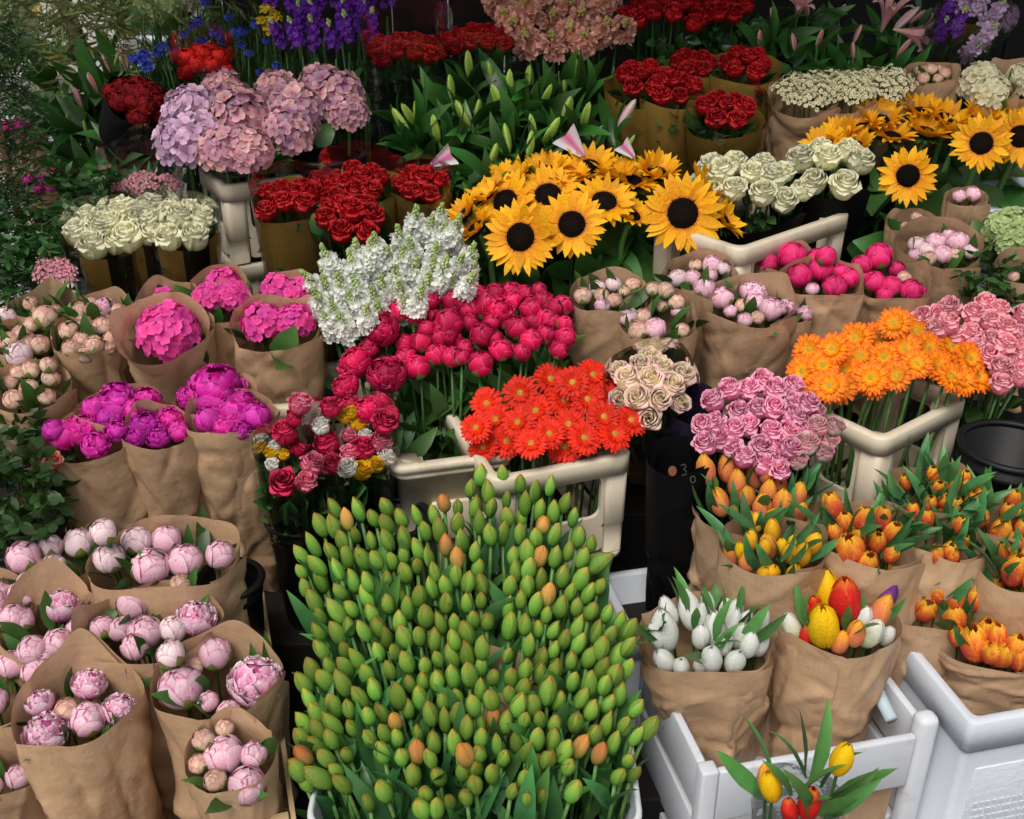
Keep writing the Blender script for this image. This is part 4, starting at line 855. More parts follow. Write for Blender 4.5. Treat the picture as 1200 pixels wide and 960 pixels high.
# lilac hydrangeas on the cream crates
HL = 'lilac and dusty pink hydrangeas above the cream crates'
hyd('lilac hydrangea heads at the left over the cream crate stack', 232, 165, 45, [(228, 138, 38, 'lilac'), (218, 170, 36, 'lilac'), (238, 165, 36, 'lilac'), (262, 112, 30, 'pink')], wrap=None, group=HL, n=58, dD=-.05)
hyd('big pale pink lilac hydrangea drooping over the crate corner', 284, 165, 42, [(283, 145, 42, 'mauve'), (290, 180, 32, 'pink'), (262, 180, 30, 'pink')], wrap=None, group=HL, n=60, dD=-.08)
hyd('dusty mauve hydrangea in the middle of the lilac row', 345, 145, 40, [(344, 135, 38, 'mauve'), (338, 158, 32, 'mauve'), (325, 108, 26, 'pink')], wrap=None, group=HL, n=58, dD=-.04)
hyd('dusty pink hydrangea at the right end of the lilac row', 395, 125, 40, [(395, 118, 36, 'mauve'), (375, 102, 26, 'pink'), (408, 135, 24, 'pink')], wrap=None, group=HL, n=58, dD=-.02)

# white roses in striped film
WG = 'cream white rose bunches in gold and black film'
K = dict(wrap='goldblack', group=WG, leafk='rose', nleaf=5, sp=1.55, eb=.75, back=.15, front=-.15, amp=.009, cello=.45, narrow=.5)
bouquet('rose_bunch', 'cream white roses in the left striped film sleeve', 122, 276, 44, 'rose_cream', 17.5, sz=1.15, **K)
bouquet('rose_bunch', 'cream white roses in the middle striped film sleeve', 165, 264, 42, 'rose_cream', 17.5, sz=1.15, **K)
bouquet('rose_bunch', 'cream white roses in the right striped film sleeve beside the cream crate', 211, 266, 40, 'rose_cream', 17.5, sz=1.15, **K)

# red roses
RG = 'dark red rose bunches'
K = dict(group=RG, leafk='rose', eb=.75, front=-.1, back=.1, amp=.008, sp=1.68)
bouquet('rose_bunch', 'red roses in a plain gold sleeve under the hydrangeas', 346, 236, 46, 'rose_red', 12.5, wrap='gold', tilt=14, cello=.5, dome=.3, **K)
bouquet('rose_bunch', 'red roses packed between the gold sleeve and the rear bunch', 384, 226, 40, 'rose_red', 12.5, wrap='gold', dD=.03, **K)
bouquet('rose_bunch', 'red roses behind the front cluster, in the middle row', 425, 218, 44, 'rose_red', 12.5, wrap='gold', cello=.6, **K)
bouquet('rose_bunch', 'red roses in a gold and clear sleeve at the right of the middle row', 492, 218, 33, 'rose_red', 12.5, wrap='gold', cello=.5, **K)
bouquet('rose_bunch', 'large red roses in the front cluster above the white stocks', 412, 262, 46, 'rose_red', 16, wrap='cello', tilt=24, dome=.45, **K)
bouquet('rose_bunch', 'red roses in clear film in the upper row, left of the lily buds', 476, 62, 48, 'rose_red', 11.5, wrap='cello', cello=.8, tilt=15, nleaf=16, lup=-.01, **{k: v for k, v in K.items()})
bouquet('rose_bunch', 'red roses in clear film in the upper row, behind the lily buds', 562, 50, 46, 'rose_red', 11, wrap='cello', cello=.7, tilt=15, nleaf=14, **K)
bouquet('rose_bunch', 'long mound of red roses at the top, beside the peach stocks', 778, 24, 52, 'rose_red', 13, wrap=None, tilt=14, nleaf=40, lup=-.06, dome=.5, **K)
bouquet('rose_bunch', 'red roses at the top edge, right end of the long mound', 850, 12, 40, 'rose_red', 13, wrap=None, tilt=14, nleaf=30, lup=-.06, **K)
bouquet('rose_bunch', 'red roses in the left sleeve below the long mound', 752, 100, 42, 'rose_red', 12.5, wrap='gold', tilt=22, dome=.4, **K)
bouquet('rose_bunch', 'red roses in the bunch just above the small gold fold', 788, 108, 36, 'rose_red', 12.5, wrap='gold', tilt=22, dome=.4, dD=-.02, **K)
bouquet('rose_bunch', 'shadowed red roses behind the two upper sleeves', 812, 78, 30, 'rose_red', 11, wrap='gold', tilt=18, dD=.05, **K)
bouquet('rose_bunch', 'red roses in a brown gold sleeve left of the cream waxflowers', 874, 79, 40, 'rose_red', 12, wrap='gold', tilt=17, **K)
bouquet('rose_bunch', 'red roses in the lowest sleeve above the cream roses', 850, 138, 44, 'rose_red', 13, wrap='gold', tilt=22, dome=.4, cello=.3, **K)
bouquet('carnation_bunch', 'bright scarlet carnations in clear film behind the lilac hydrangeas', 240, 78, 34, 'carnation', 11, wrap='cello', cello=.9, group=None, sp=1.4, tilt=20, dome=.5)
bouquet('cockscomb_bunch', 'dark red cockscomb leaning left of the lilac hydrangeas', 163, 122, 36, 'cockscomb', 12, wrap='black', lean=24, tilt=28, sp=1.3, dome=.5, eb=.9)
# cream roses, right
K = dict(leafk='rose', wrap='black', eb=.75, front=-.3, back=-.1, group='cream rose bunches in black sleeves', cat='bouquet', amp=.008)
cr1 = bouquet('rose_bunch', 'cream roses in the left and larger black sleeve by the sunflowers', 876, 220, 66, 'rose_cream', 16.5, dD=.04, tilt=24, sp=1.75, dome=.35, nleaf=8, **K)
bouquet('rose_bunch', 'cream roses in the right and smaller black sleeve by the facing sunflower', 972, 198, 46, 'rose_cream', 17, dD=.0, tilt=24, sp=1.75, dome=.35, nleaf=8, **K)
# cream pink roses in clear film
bouquet('rose_bunch', 'cream roses with pink edges in clear film behind the red orange gerberas', 761, 457, 48, 'rose_creampink', 15.5, wrap='cello', cello=.4, tilt=36, sp=1.45, dome=.6, eb=1.0, narrow=.45, front=-.1, back=.3, leafk='rose', nleaf=5, amp=.012)
# mixed roses
K = dict(wrap='cello', cello=.7, leafk='rose', nleaf=44, lup=-.05, leafs=1.3, group='mixed rose bouquets in the black buckets', amp=.01, cat='bouquet')
mr1 = bouquet('rose_bouquet', 'mixed rose bouquet with two coral pink roses on the left side', 345, 540, 40, 'rose_crimson', 15, n=0, pts=[(333, 566, 18, 'rose_crimson'), (334, 508, 17, 'rose_crimson'), (366, 545, 16, 'rose_coralpink'), (361, 570, 14, 'rose_coralpink'), (319, 531, 10, 'rose_yellow'), (332, 533, 8, 'rose_yellow'), (319, 545, 9, 'rose_white'), (322, 523, 8, 'rose_white'), (350, 525, 13, 'rose_crimson'), (345, 490, 12, 'rose_crimson'), (352, 473, 15, 'rose_coralpink')], **K)
mr2 = bouquet('rose_bouquet', 'mixed rose bouquet with white and yellow blooms on the right side', 412, 522, 48, 'rose_crimson', 16, n=0, pts=[(376, 500, 12, 'rose_white'), (404, 489, 10, 'rose_yellow'), (420, 496, 12, 'rose_yellow'), (412, 484, 9, 'rose_yellow'), (446, 519, 15, 'rose_coralpink'), (409, 532, 12, 'rose_coralpink'), (407, 549, 13, 'rose_white'), (424, 552, 13, 'rose_yellow'), (440, 545, 11, 'rose_yellow'), (455, 537, 12, 'rose_white'), (428, 512, 10, 'rose_white'), (384, 520, 17, 'rose_crimson'), (425, 526, 16, 'rose_crimson'), (408, 511, 10, 'rose_coralpink'), (450, 495, 16, 'rose_crimson'), (390, 545, 14, 'rose_crimson'), (388, 478, 14, 'rose_crimson')], **K)

bucket_for(mr1, 'black bucket holding the mixed roses nearest the magenta peonies', .62, .068)
bucket_for(mr2, 'black bucket holding the mixed roses with white and yellow blooms', .6, .074)
# pale pink peonies, middle right
SG = 'pale pink peony bouquets in brown paper in the middle'
K = dict(leafk='peony', group=SG, narrow=.62)
bouquet('peony_bouquet', 'pale peony buds in the leftmost middle wrap below the sunflower stems', 714, 346, 43, 'peony_cream', 11, pts=[(683, 347, 11), (700, 338, 10, 'peony_blush'), (719, 333, 10, 'peony_blush'), (742, 333, 9), (705, 346, 9), (720, 352, 9), (706, 358, 9, 'peony_pale'), (732, 342, 8)], n=0, back=.3, front=.0, eb=.8, seam=-20, nleaf=12, peak=(20, .2), **K)
bouquet('peony_bouquet', 'pale peony buds with dark leaves in the short wrap above the cream pink roses', 771, 374, 43, 'peony_cream', 11, pts=[(735, 371, 12, 'peony_blush'), (753, 371, 10, 'peony_cream'), (747, 387, 12, 'peony_cream'), (768, 385, 13, 'peony_pale'), (775, 357, 10), (793, 354, 10), (780, 340, 10), (795, 365, 9, 'peony_pale'), (800, 387, 9), (765, 339, 8)], n=0, back=.45, front=-.05, eb=.85, nleaf=18, **K)
bouquet('peony_bouquet', 'pale pink peonies in the wrap just under the big facing sunflower', 822, 325, 42, 'peony_pale', 11, pts=[(794, 326, 11, 'peony_blush'), (812, 326, 10), (835, 311, 12), (825, 337, 13), (848, 315, 8, 'peony_blush'), (832, 323, 9), (815, 311, 8, 'peony_cream')], n=0, back=.3, eb=.7, nleaf=8, seam=-120, **K)
bouquet('peony_bouquet', 'pale pink peonies in the tallest middle wrap, next to the hot pink peonies', 878, 358, 52, 'peony_pale', 13, pts=[(846, 349, 14), (883, 342, 17, 'peony_ruff'), (885, 355, 12), (870, 358, 9, 'peony_cream'), (856, 365, 8), (903, 362, 14, 'peony_pale'), (873, 375, 9, 'peony_pale'), (888, 372, 8, 'peony_cream'), (915, 360, 10, 'peony_ruff')], n=0, back=.35, front=.05, eb=.75, nleaf=10, narrow=.68, group=SG, leafk='peony')
bouquet('peony_bouquet', 'narrow fold of brown paper with pink blooms right of the tallest middle wrap', 920, 366, 26, 'peony_ruff', 11, n=3, back=.2, eb=.7, dD=.03, **K)
TG_ = 'hot pink peony bouquets in brown paper'
K = dict(group=TG_, narrow=.75)
bouquet('peony_bouquet', 'hot pink peonies in the front left wrap under the cream crate rail', 962, 330, 46, 'peony_hot', 14, pts=[(937, 323, 15), (963, 315, 15), (978, 336, 14), (952, 339, 8, 'peony_pale'), (995, 325, 12), (985, 318, 9), (968, 300, 12)], n=0, back=.3, front=.02, eb=.6, **K)
bouquet('peony_bouquet', 'hot pink peonies in the round wrap right of the front wrap', 1043, 327, 43, 'peony_hot', 14, pts=[(1030, 300, 16), (1010, 310, 12), (1024, 330, 13), (1045, 335, 12), (1060, 326, 9, 'peony_cream'), (1068, 340, 13), (1037, 345, 10), (1050, 315, 10), (1078, 342, 8), (1012, 325, 10)], n=0, back=.1, front=-.05, eb=.75, **K)
bouquet('peony_bouquet', 'hot pink peonies at the back, just under the crate rail', 925, 306, 36, 'peony_hot', 14, pts=[(928, 300, 17), (900, 308, 12), (958, 302, 11)], n=0, back=.15, eb=.6, dD=.03, **K)
bouquet('peony_bouquet', 'small pale pink peonies in the wide wrap on the right, below the sunflowers', 1103, 291, 48, 'peony_pale', 11, pts=[(1074, 287, 10, 'peony_blush'), (1097, 284, 12), (1122, 284, 13), (1112, 276, 8), (1105, 298, 11, 'peony_pale'), (1086, 293, 10, 'peony_blush'), (1120, 298, 8, 'peony_cream'), (1138, 295, 9, 'peony_blush'), (1088, 303, 9, 'peony_cream'), (1072, 299, 8)], n=0, back=.4, front=.05, eb=.72, narrow=.78, leafk='peony', nleaf=8, seam=-80)
bouquet('peony_bouquet', 'small brown wrap with two pale pink buds among the sunflower leaves', 1133, 232, 22, 'peony_pale', 8, pts=[(1124, 230, 8), (1140, 228, 9)], n=0, back=.2, eb=.6, narrow=.9)
bouquet('wrapped_bundle', 'plain brown paper bundle under the facing sunflower', 1072, 262, 30, 'peony_cream', 8, n=2, back=.2, eb=.6, narrow=.8, dD=.06)
bouquet('wrapped_bundle', 'brown paper roll standing at the right edge beside the green hydrangea', 1196, 320, 26, 'peony_cream', 8, n=2, back=.9, narrow=.8, eb=.7)

# back right
K = dict(wrap='kraft', group='cream waxflower bouquets', eb=.8, tilt=20, narrow=.6, dome=.35, sp=1.35, back=.0, front=-.15, fillr=1.0)
bouquet('waxflower_bouquet', 'cream waxflowers in the left brown wrap beside the red roses', 942, 112, 40, 'wax', 17, leafk=None, **K)
bouquet('waxflower_bouquet', 'cream waxflowers in the middle brown wrap', 985, 108, 40, 'wax', 17, leafk=None, **K)
bouquet('waxflower_bouquet', 'cream waxflowers in the right wrap next to the peach buds', 1030, 104, 38, 'wax', 17, leafk=None, **K)
bouquet('peony_bouquet', 'peach coloured buds in the small brown wrap right of the waxflowers', 1092, 88, 30, 'peony_cream', 7, sp=2.0, eb=.5, back=.35, narrow=.75, leafk='peony', nleaf=5, leafs=.7)
hyd('cream hydrangea leaning in a brown wrap at the upper right', 1150, 108, 36, [(1148, 100, 26, 'cream'), (1160, 110, 22, 'cream')], n=50, lean=-14, tilt=24, back=.1, front=-.1, eb=.7)
hyd('cream hydrangea in the brown wrap at the right edge', 1198, 100, 34, [(1200, 96, 22, 'cream')], n=40, back=.7, lean=-12, eb=.8, peak=(150, .4))
hyd('pale green hydrangea at the right edge below the grey crate', 1178, 278, 30, [(1170, 270, 22, 'green'), (1185, 285, 22, 'green'), (1185, 262, 20, 'green')], wrap=None, n=50)
bouquet('stock_bouquet', 'purple and lilac stocks in a clear sleeve at the top right', 1125, 42, 40, [('stock_lilac', 1), ('stock_purple', .8)], 14, sp=1.7, wrap='cello', cello=1., lean=22, tilt=18, leafk='rose', nleaf=10, n=0, pts=[(1105, 25, 18, 'stock_purple'), (1118, 40, 18, 'stock_purple'), (1100, 45, 16, 'stock_purple'), (1140, 15, 18, 'stock_lilac'), (1155, 30, 18, 'stock_lilac'), (1145, 55, 18, 'stock_lilac'), (1130, 66, 16, 'stock_lilac'), (1122, 12, 16, 'stock_lilac')])
# ================================================================== loose flowers standing in crates
# central green tulips: every stem a thing
PT = [(352, 648), (366, 610), (395, 588), (450, 592), (480, 600), (520, 588), (545, 575), (562, 555), (600, 552), (640, 562), (668, 590), (690, 622), (705, 660), (718, 715), (740, 735), (735, 800), (762, 850), (752, 900), (735, 915), (640, 935), (560, 945), (480, 950), (420, 945), (350, 915), (346, 880), (362, 830), (352, 800), (372, 745), (366, 700), (352, 685)]
def zone(px, py):
    r = ['far end', 'rear third', 'middle', 'near third', 'near end'][min(4, int((py - 550) / 80))]; u = px - 555
    return (r + (' left edge' if u < -130 else ' left half' if u < 0 else ' right half' if u < 110 else ' right edge'))
def tulip_leaves(lk, n, lo=.35, hi=.7, sc=(.8, 1.1)): return [(lk, RU(lo, hi), RU(*sc), RU(0, 6.28), RU(1.0, 1.4)) for _ in range(n)]
tp = scatter(PT, 15.6, 5, 1.15, 40000)
tp = [p for p in tp if not (585 < p[1] < 775 and abs(p[0] - 584 + (p[1] - 600) * .03) < 6)]      # the gap between the two blocks
tp = [p for i, p in enumerate(tp) if p[1] < 885 or i % 5 < 3]
cT = W(560, 760, Ds(760))
extra = tp[:max(0, len(tp) - 292)]; tp = tp[len(extra):]
BL = {i for i in range(len(tp)) if np.random.default_rng(1000 + i).random() < .045}
for i, (px, py) in enumerate(tp):
    D = Ds(py) + RU(-.025, .025); H = W(px, py, D); base = Vector((H.x * .75 + cT.x * .25, H.y + .03 + (cT.y - H.y) * .12, .06))
    ed_ = (px - 555) / 200; d = Vector((ed_ * .35 + RU(-.16, .16), -.1 + RU(-.2, .12) - (.15 if py > 880 else 0), 1))
    r = (12.9 + 4.2 * (py - 560) / 390) * D / FPX * RU(.82, 1.14)
    if i in BL: lb, kd = f'tulip bud blushed orange in the {zone(px, py)} of the green tulips', 'tulip_blush'
    else: lb, kd = f'closed green tulip bud in the {zone(px, py)} of the central tulips', 'tulip_green'
    loose('tulip', lb, 'tulip', 'green tulips in the centre', kd, H, d, r, base, 'pale', tulip_leaves('tulip' if i % 3 else 'tulipl', 2, .5, .84, (.75, 1.1)), sz=RU(1.12, 1.42))
em, es = MB(), MB()
for px, py in extra:      # past the limit of 300: the far end of the mass in one piece
    D = Ds(py) + RU(-.025, .025); H = W(px, py, D); base = Vector((H.x * .75 + cT.x * .25, H.y + .03, .06)); d = Vector((RU(-.2, .2), RU(-.25, .1), 1)); r = 13.2 * D / FPX * RU(.85, 1.12)
    stamp(em, PROTO['tulip_green']['var'][int(rng.integers(10))], TRS(H, qdir(d, RU(0, 6)), (r, r, r * 1.25))); es.tube([base, H.lerp(base, .4), H - Vector((0, 0, r))], .004, .0036, 6, cap=False)
    for q in range(2): stamp(es, LV['tulip'][int(rng.integers(5))], TRS(H.lerp(base, RU(.25, .5)), qdir((RU(-.5, .5), RU(-.5, .5), 1), RU(0, 6)), RU(.75, 1.1)))
tm = thing('tulip_mass', 'far end of the green tulip mass, packed buds at the cream crates', 'tulips', 'green tulips in the centre', TRS((cT.x, cT.y, .06)))
new('buds', em.mesh('buds', TG), tm, TRS((-cT.x, -cT.y, -.06)), kind='stuff'); new('stems_and_leaves', es.mesh('stems_and_leaves', TULIPLEAF), tm, TRS((-cT.x, -cT.y, -.06)), kind='stuff')
for px, py, dx, lab in ((736, 740, .25, 'lone tulip bud standing out to the right above the white crate'), (372, 910, -.7, 'tulip bud leaning out at the lower left of the tulips'), (352, 903, -.5, 'outermost tulip bud at the lower left of the tulips'), (700, 660, .9, 'tulip bud sticking out sideways towards the cream crate')):
    D = Ds(py); H = W(px, py, D); loose('tulip', lab, 'tulip', 'green tulips in the centre', 'tulip_green', H, (dx, -.1, .8), 19 * D / FPX, Vector((H.x - dx * .12, H.y + .05, .06)), 'pale', tulip_leaves('tulip', 1, .5, .7), sz=1.25)
for px, py, rx, lab in ((590, 760, 36, 'narrow brown paper sleeve hidden among the green tulips'),):
    bouquet('paper_sleeve', lab, px, py + 30, rx, None, 10, n=0, dD=.05, back=.2, tilt=0, basez=.06, cat='paper sleeve')

# tulip bouquets in kraft paper, right
OG = 'orange tulip bouquets in brown paper'
K = dict(group=OG, sz=1.2, leafs=.66, eb=.8, spread=.3)
bouquet('tulip_bouquet', 'plain orange tulips in the tall rear wrap with a long flat paper side', 885, 585, 72, 'tulip_orange', 13, n=12, up=.1, pts=[(827, 550, 14), (852, 548, 14), (843, 588, 14), (835, 565, 9, 'tulip_green'), (864, 567, 14), (884, 557, 13), (900, 578, 13), (913, 566, 12), (875, 583, 13), (893, 595, 14), (917, 590, 15), (935, 580, 13), (938, 602, 11), (876, 608, 10, 'tulip_oy'), (905, 605, 10, 'tulip_oy'), (860, 600, 9, 'tulip_green')], leafk='tulip', nleaf=26, back=-.3, front=-.1, peak=(180, .35), narrow=.8, tilt=8, dD=.06, **K)
bouquet('tulip_bouquet', 'yellow orange tulips in the round wrap in front of the tall rear wrap', 905, 643, 57, 'tulip_oy', 11, n=8, up=.1, pts=[(850, 650, 12, 'tulip_orange'), (875, 658, 12, 'tulip_orange'), (880, 632, 10, 'tulip_oy'), (900, 640, 13, 'tulip_orange'), (905, 622, 12, 'tulip_oy'), (925, 648, 11), (940, 650, 12, 'tulip_oy'), (953, 637, 12), (930, 635, 8, 'tulip_yellow'), (916, 640, 8, 'tulip_yellow'), (893, 680, 11), (905, 672, 11, 'tulip_oy'), (930, 672, 10), (868, 645, 8, 'tulip_yellow'), (945, 630, 7, 'tulip_green')], leafk='tulip', nleaf=18, back=.3, front=.05, narrow=.75, **K)
K['nleaf'] = 26
bouquet('tulip_bouquet', 'fringed orange tulips in the round wrap right of the yellow orange tulips', 1017, 630, 62, 'tulip_parrot', 13, n=10, up=.12, pts=[(996, 645, 17), (990, 613, 11), (1012, 610, 12), (1046, 626, 12), (1028, 636, 11), (1045, 650, 9), (1016, 662, 13), (975, 592, 12), (1003, 632, 11), (1030, 605, 9)], leafk='tulip', back=.25, front=.02, narrow=.7, **K)
bouquet('tulip_bouquet', 'fringed orange tulips in the farthest wrap at the foot of the cream crate', 1098, 578, 54, 'tulip_parrot', 10, n=6, up=.1, pts=[(1125, 572, 11), (1108, 588, 9), (1138, 585, 9), (1100, 572, 8), (1120, 592, 8), (1148, 580, 8), (1090, 590, 8), (1130, 560, 8)], leafk='tulip', back=.15, eb=.6, front=.05, narrow=.75, tilt=14, group=OG, sz=1.2, leafs=.68, nleaf=28, spread=.3)
bouquet('tulip_bouquet', 'leafy fringed orange tulips in the wrap behind the lower right bouquets', 1102, 628, 50, 'tulip_parrot', 10, n=7, up=.2, pts=[(1122, 616, 10), (1097, 650, 10), (1112, 645, 9), (1128, 635, 8), (1088, 608, 8), (1070, 600, 8), (1116, 652, 9)], leafk='tulip', back=.1, front=.05, narrow=.75, **K)
bouquet('tulip_bouquet', 'fringed orange tulips close to the right edge, upper wrap', 1170, 608, 50, 'tulip_parrot', 11, n=7, up=.2, pts=[(1172, 625, 13), (1190, 605, 10), (1150, 608, 10), (1180, 600, 9), (1197, 620, 9)], leafk='tulip', back=.1, front=.1, narrow=.8, dD=.02, **K)
bouquet('tulip_bouquet', 'fringed orange tulips in the wrap cut off by the right edge', 1198, 668, 50, 'tulip_parrot', 13, n=7, up=.2, pts=[(1190, 668, 15), (1205, 655, 12), (1210, 680, 12)], leafk='tulip', back=.45, front=.1, narrow=.8, **K)
bouquet('tulip_bouquet', 'leafy fringed orange tulips in the wrap behind the lowest right bouquet', 1085, 706, 54, 'tulip_parrot', 12, n=16, dD=.13, up=.5, pts=[(1085, 715, 12), (1060, 700, 11), (1093, 690, 11), (1118, 705, 12), (1135, 680, 12), (1145, 698, 13), (1120, 675, 9)], leafk='tulip', back=.2, front=.05, narrow=.7, **K)
bouquet('tulip_bouquet', 'fringed orange tulips in the lowest right wrap standing on the foam box', 1163, 748, 64, 'tulip_parrot', 15, n=20, pts=[(1119, 727, 14), (1112, 748, 11), (1142, 754, 17), (1156, 738, 12), (1168, 745, 12), (1158, 775, 12), (1178, 780, 14), (1190, 758, 13), (1165, 790, 12), (1200, 775, 14), (1145, 788, 8), (1185, 795, 11)], leafk='tulip', nleaf=24, back=.1, front=.02, narrow=.72, group=OG, sz=1.2, leafs=.8, eb=.85, basez=.3, spread=.35, dD=.13, up=.55)
bouquet('tulip_bouquet', 'white tulips in brown paper in the front white crate', 824, 750, 75, 'tulip_white', 14, n=10, up=.2, pts=[(778, 738, 20), (783, 716, 13), (808, 715, 17), (824, 723, 13), (822, 745, 13), (838, 737, 16), (862, 715, 12), (858, 730, 14), (848, 755, 12), (834, 772, 15), (868, 745, 13), (878, 755, 13), (862, 775, 14), (895, 730, 12), (886, 740, 14), (758, 783, 14), (787, 795, 12), (796, 785, 8), (897, 755, 13), (768, 745, 12), (873, 728, 11), (850, 712, 9), (820, 780, 9)], leafk='tulipl', nleaf=26, leafs=.62, back=.3, front=-.05, narrow=.42, tilt=3, lean=-5, eb=.72, sz=1.25, seam=-62, basez=.17, spread=.45, lup=.01, dD=.1)
bouquet('tulip_bouquet', 'mixed tulips with tall yellow, red and purple blooms in the large front wrap', 978, 728, 72, [('tulip_white', 1), ('tulip_orange', 1), ('tulip_red', .7), ('tulip_wy', 1)], 12, n=14, up=.25, pts=[(970, 692, 17, 'tulip_yellow', 18), (990, 706, 22, 'tulip_red', 16), (964, 733, 22, 'tulip_yellow', 10), (928, 735, 15, 'tulip_wy'), (1033, 716, 15, 'tulip_orange', 10), (1041, 700, 12, 'tulip_purple', 14), (1003, 742, 13, 'tulip_orange'), (1022, 742, 15, 'tulip_wy'), (943, 718, 10, 'tulip_red'), (1012, 725, 12, 'tulip_white'), (985, 752, 12, 'tulip_orange'), (1040, 745, 10, 'tulip_white'), (945, 745, 10, 'tulip_red'), (955, 710, 10, 'tulip_red', 8)], leafk='tulipl', nleaf=14, leafs=.6, back=.28, front=-.04, narrow=.58, tilt=2, eb=.68, sz=1.3, basez=.17, seam=-130, amp=.017, dD=.09)
bouquet('tulip_bouquet', 'small clear sleeve of yellow and red tulips in front of the white crate', 938, 930, 48, 'tulip_yellow', 15, n=0, pts=[(987, 889, 15, 'tulip_yellow', 25), (903, 921, 15, 'tulip_yellow', 15), (949, 941, 16, 'tulip_red', 8), (886, 908, 13, 'tulip_orange', 12), (925, 950, 12, 'tulip_red', 5)], leafk='tulipl', nleaf=14, leafs=.78, wrap='cello', back=.2, front=.1, narrow=.6, tilt=0, eb=.7, sz=1.35, dD=-.06, lup=.02, L=.42)

# crimson pink peonies, centre
wl = 'crimson pink peony bud'; wo = 'fully open crimson pink peony at the left of the central crate'
WP = [(453, 438, 25, 'peony_coral_open', wo), (416, 425, 20, 'peony_coral_open', wo), (447, 385, 23, 'peony_coral_open', wo), (405, 452, 16, 'peony_coral_open', wo), (432, 408, 14, 'peony_coral_open', wo), (430, 480, 16, 'peony_coral_open', wo), (410, 475, 14, 'peony_coral_open', wo), (455, 488, 14, 'peony_coral_open', wo),
      (490, 370, 13), (494, 400, 15), (489, 430, 14), (474, 402, 11), (512, 415, 13), (535, 352, 15), (525, 378, 17), (530, 398, 13), (550, 378, 11), (545, 408, 11), (573, 358, 19), (565, 392, 14), (563, 426, 15), (587, 410, 14), (595, 375, 13), (600, 345, 15), (607, 385, 14), (600, 352, 12), (623, 360, 14), (642, 375, 15), (622, 398, 13), (648, 400, 12), (638, 352, 11), (660, 358, 12), (663, 395, 12), (650, 360, 10), (612, 412, 12), (541, 418, 10), (550, 362, 13), (530, 418, 13), (578, 398, 13), (625, 378, 13), (655, 410, 12), (590, 360, 13), (510, 375, 13), (475, 420, 13), (468, 365, 13), (640, 392, 12), (560, 345, 12), (615, 345, 12), (505, 350, 13, 'peony_coral_open', 'open crimson peony at the back left of the central crate'), (585, 362, 17, 'peony_coral_open', 'open crimson peony in the middle back of the central crate'), (520, 392, 17, 'peony_coral_open', 'open crimson peony just right of the largest open blooms'), (576, 378, 11), (632, 340, 10), (540, 345, 10), (580, 343, 11), (662, 380, 11), (515, 395, 10), (500, 385, 10)]
fld('peony', wl, 'peony', 'crimson pink peonies in the central crate', 'peony_coral', WP, 14, (540, 470), stem='g', leaf='peony', nl=6, fr=(.3, .82), lsc=1.35, conv=.42, tocam=.35, wid=160, jit=.03, rows=6)
# red orange gerberas
RP = scatter([(552, 488), (575, 462), (610, 448), (640, 432), (690, 428), (738, 455), (746, 492), (730, 508), (690, 512), (660, 528), (615, 522), (575, 532), (556, 515)], 25, 3, .8)
fld('gerbera', 'red orange gerbera', 'gerbera', 'red orange gerberas', 'gerbera_red', RP, 22, (650, 500), conv=.35, tocam=.68, wid=130, jit=.05, rows=4)
OP = scatter([(925, 440), (935, 415), (975, 395), (1020, 380), (1050, 378), (1090, 392), (1130, 412), (1148, 430), (1140, 455), (1110, 440), (1060, 435), (1030, 455), (975, 460), (935, 455)], 25, 4, .8) + [(972, 452), (1025, 448), (1115, 442), (1145, 442)]
fld('gerbera', 'orange gerbera', 'gerbera', 'orange gerberas', 'gerbera_orange', OP, 21.5, (1035, 430), conv=.4, tocam=.68, wid=120, jit=.05, stem='pale', rows=4)

# roses, pink
PR1 = scatter([(815, 490), (840, 462), (880, 445), (925, 445), (950, 470), (945, 500), (930, 535), (895, 548), (860, 538), (825, 520)], 17, 6)
fld('rose', 'pink rose behind the orange tulips', 'rose', 'pink roses behind the orange tulips', 'rose_pink', PR1, 14.5, (880, 505), leaf='rose', nl=2, conv=.4, tocam=.4, wid=80, rows=5, sz=1.15)
fld('rose', 'white rose with red edges', 'rose', 'white roses with red edges', 'rose_bicolor', [(938, 498, 15), (958, 500, 15), (972, 515, 14), (945, 520, 16), (965, 530, 13), (935, 540, 13), (955, 482, 13), (978, 500, 12), (915, 552, 14, 'rose_pink', 'magenta tinged rose at the lower end of the red edged roses')], 15, (945, 520), leaf='rose', nl=2, conv=.4, tocam=.4, wid=80, rows=2)
PR2 = scatter([(1080, 372), (1100, 360), (1150, 356), (1205, 370), (1210, 440), (1190, 448), (1172, 452), (1150, 420), (1120, 395), (1085, 385)], 15.5, 8)
fld('rose', 'soft pink rose at the right edge', 'rose', 'soft pink roses at the right edge', 'rose_softpink', PR2, 14, (1150, 410), leaf='rose', nl=2, conv=.4, tocam=.35, wid=90, rows=5, sz=1.15)
fld('rose', 'coral rose low behind the magenta wraps', 'rose', None, 'rose_salmon', [(62, 540, 12)], 12, (60, 545), leaf='rose', nl=3)

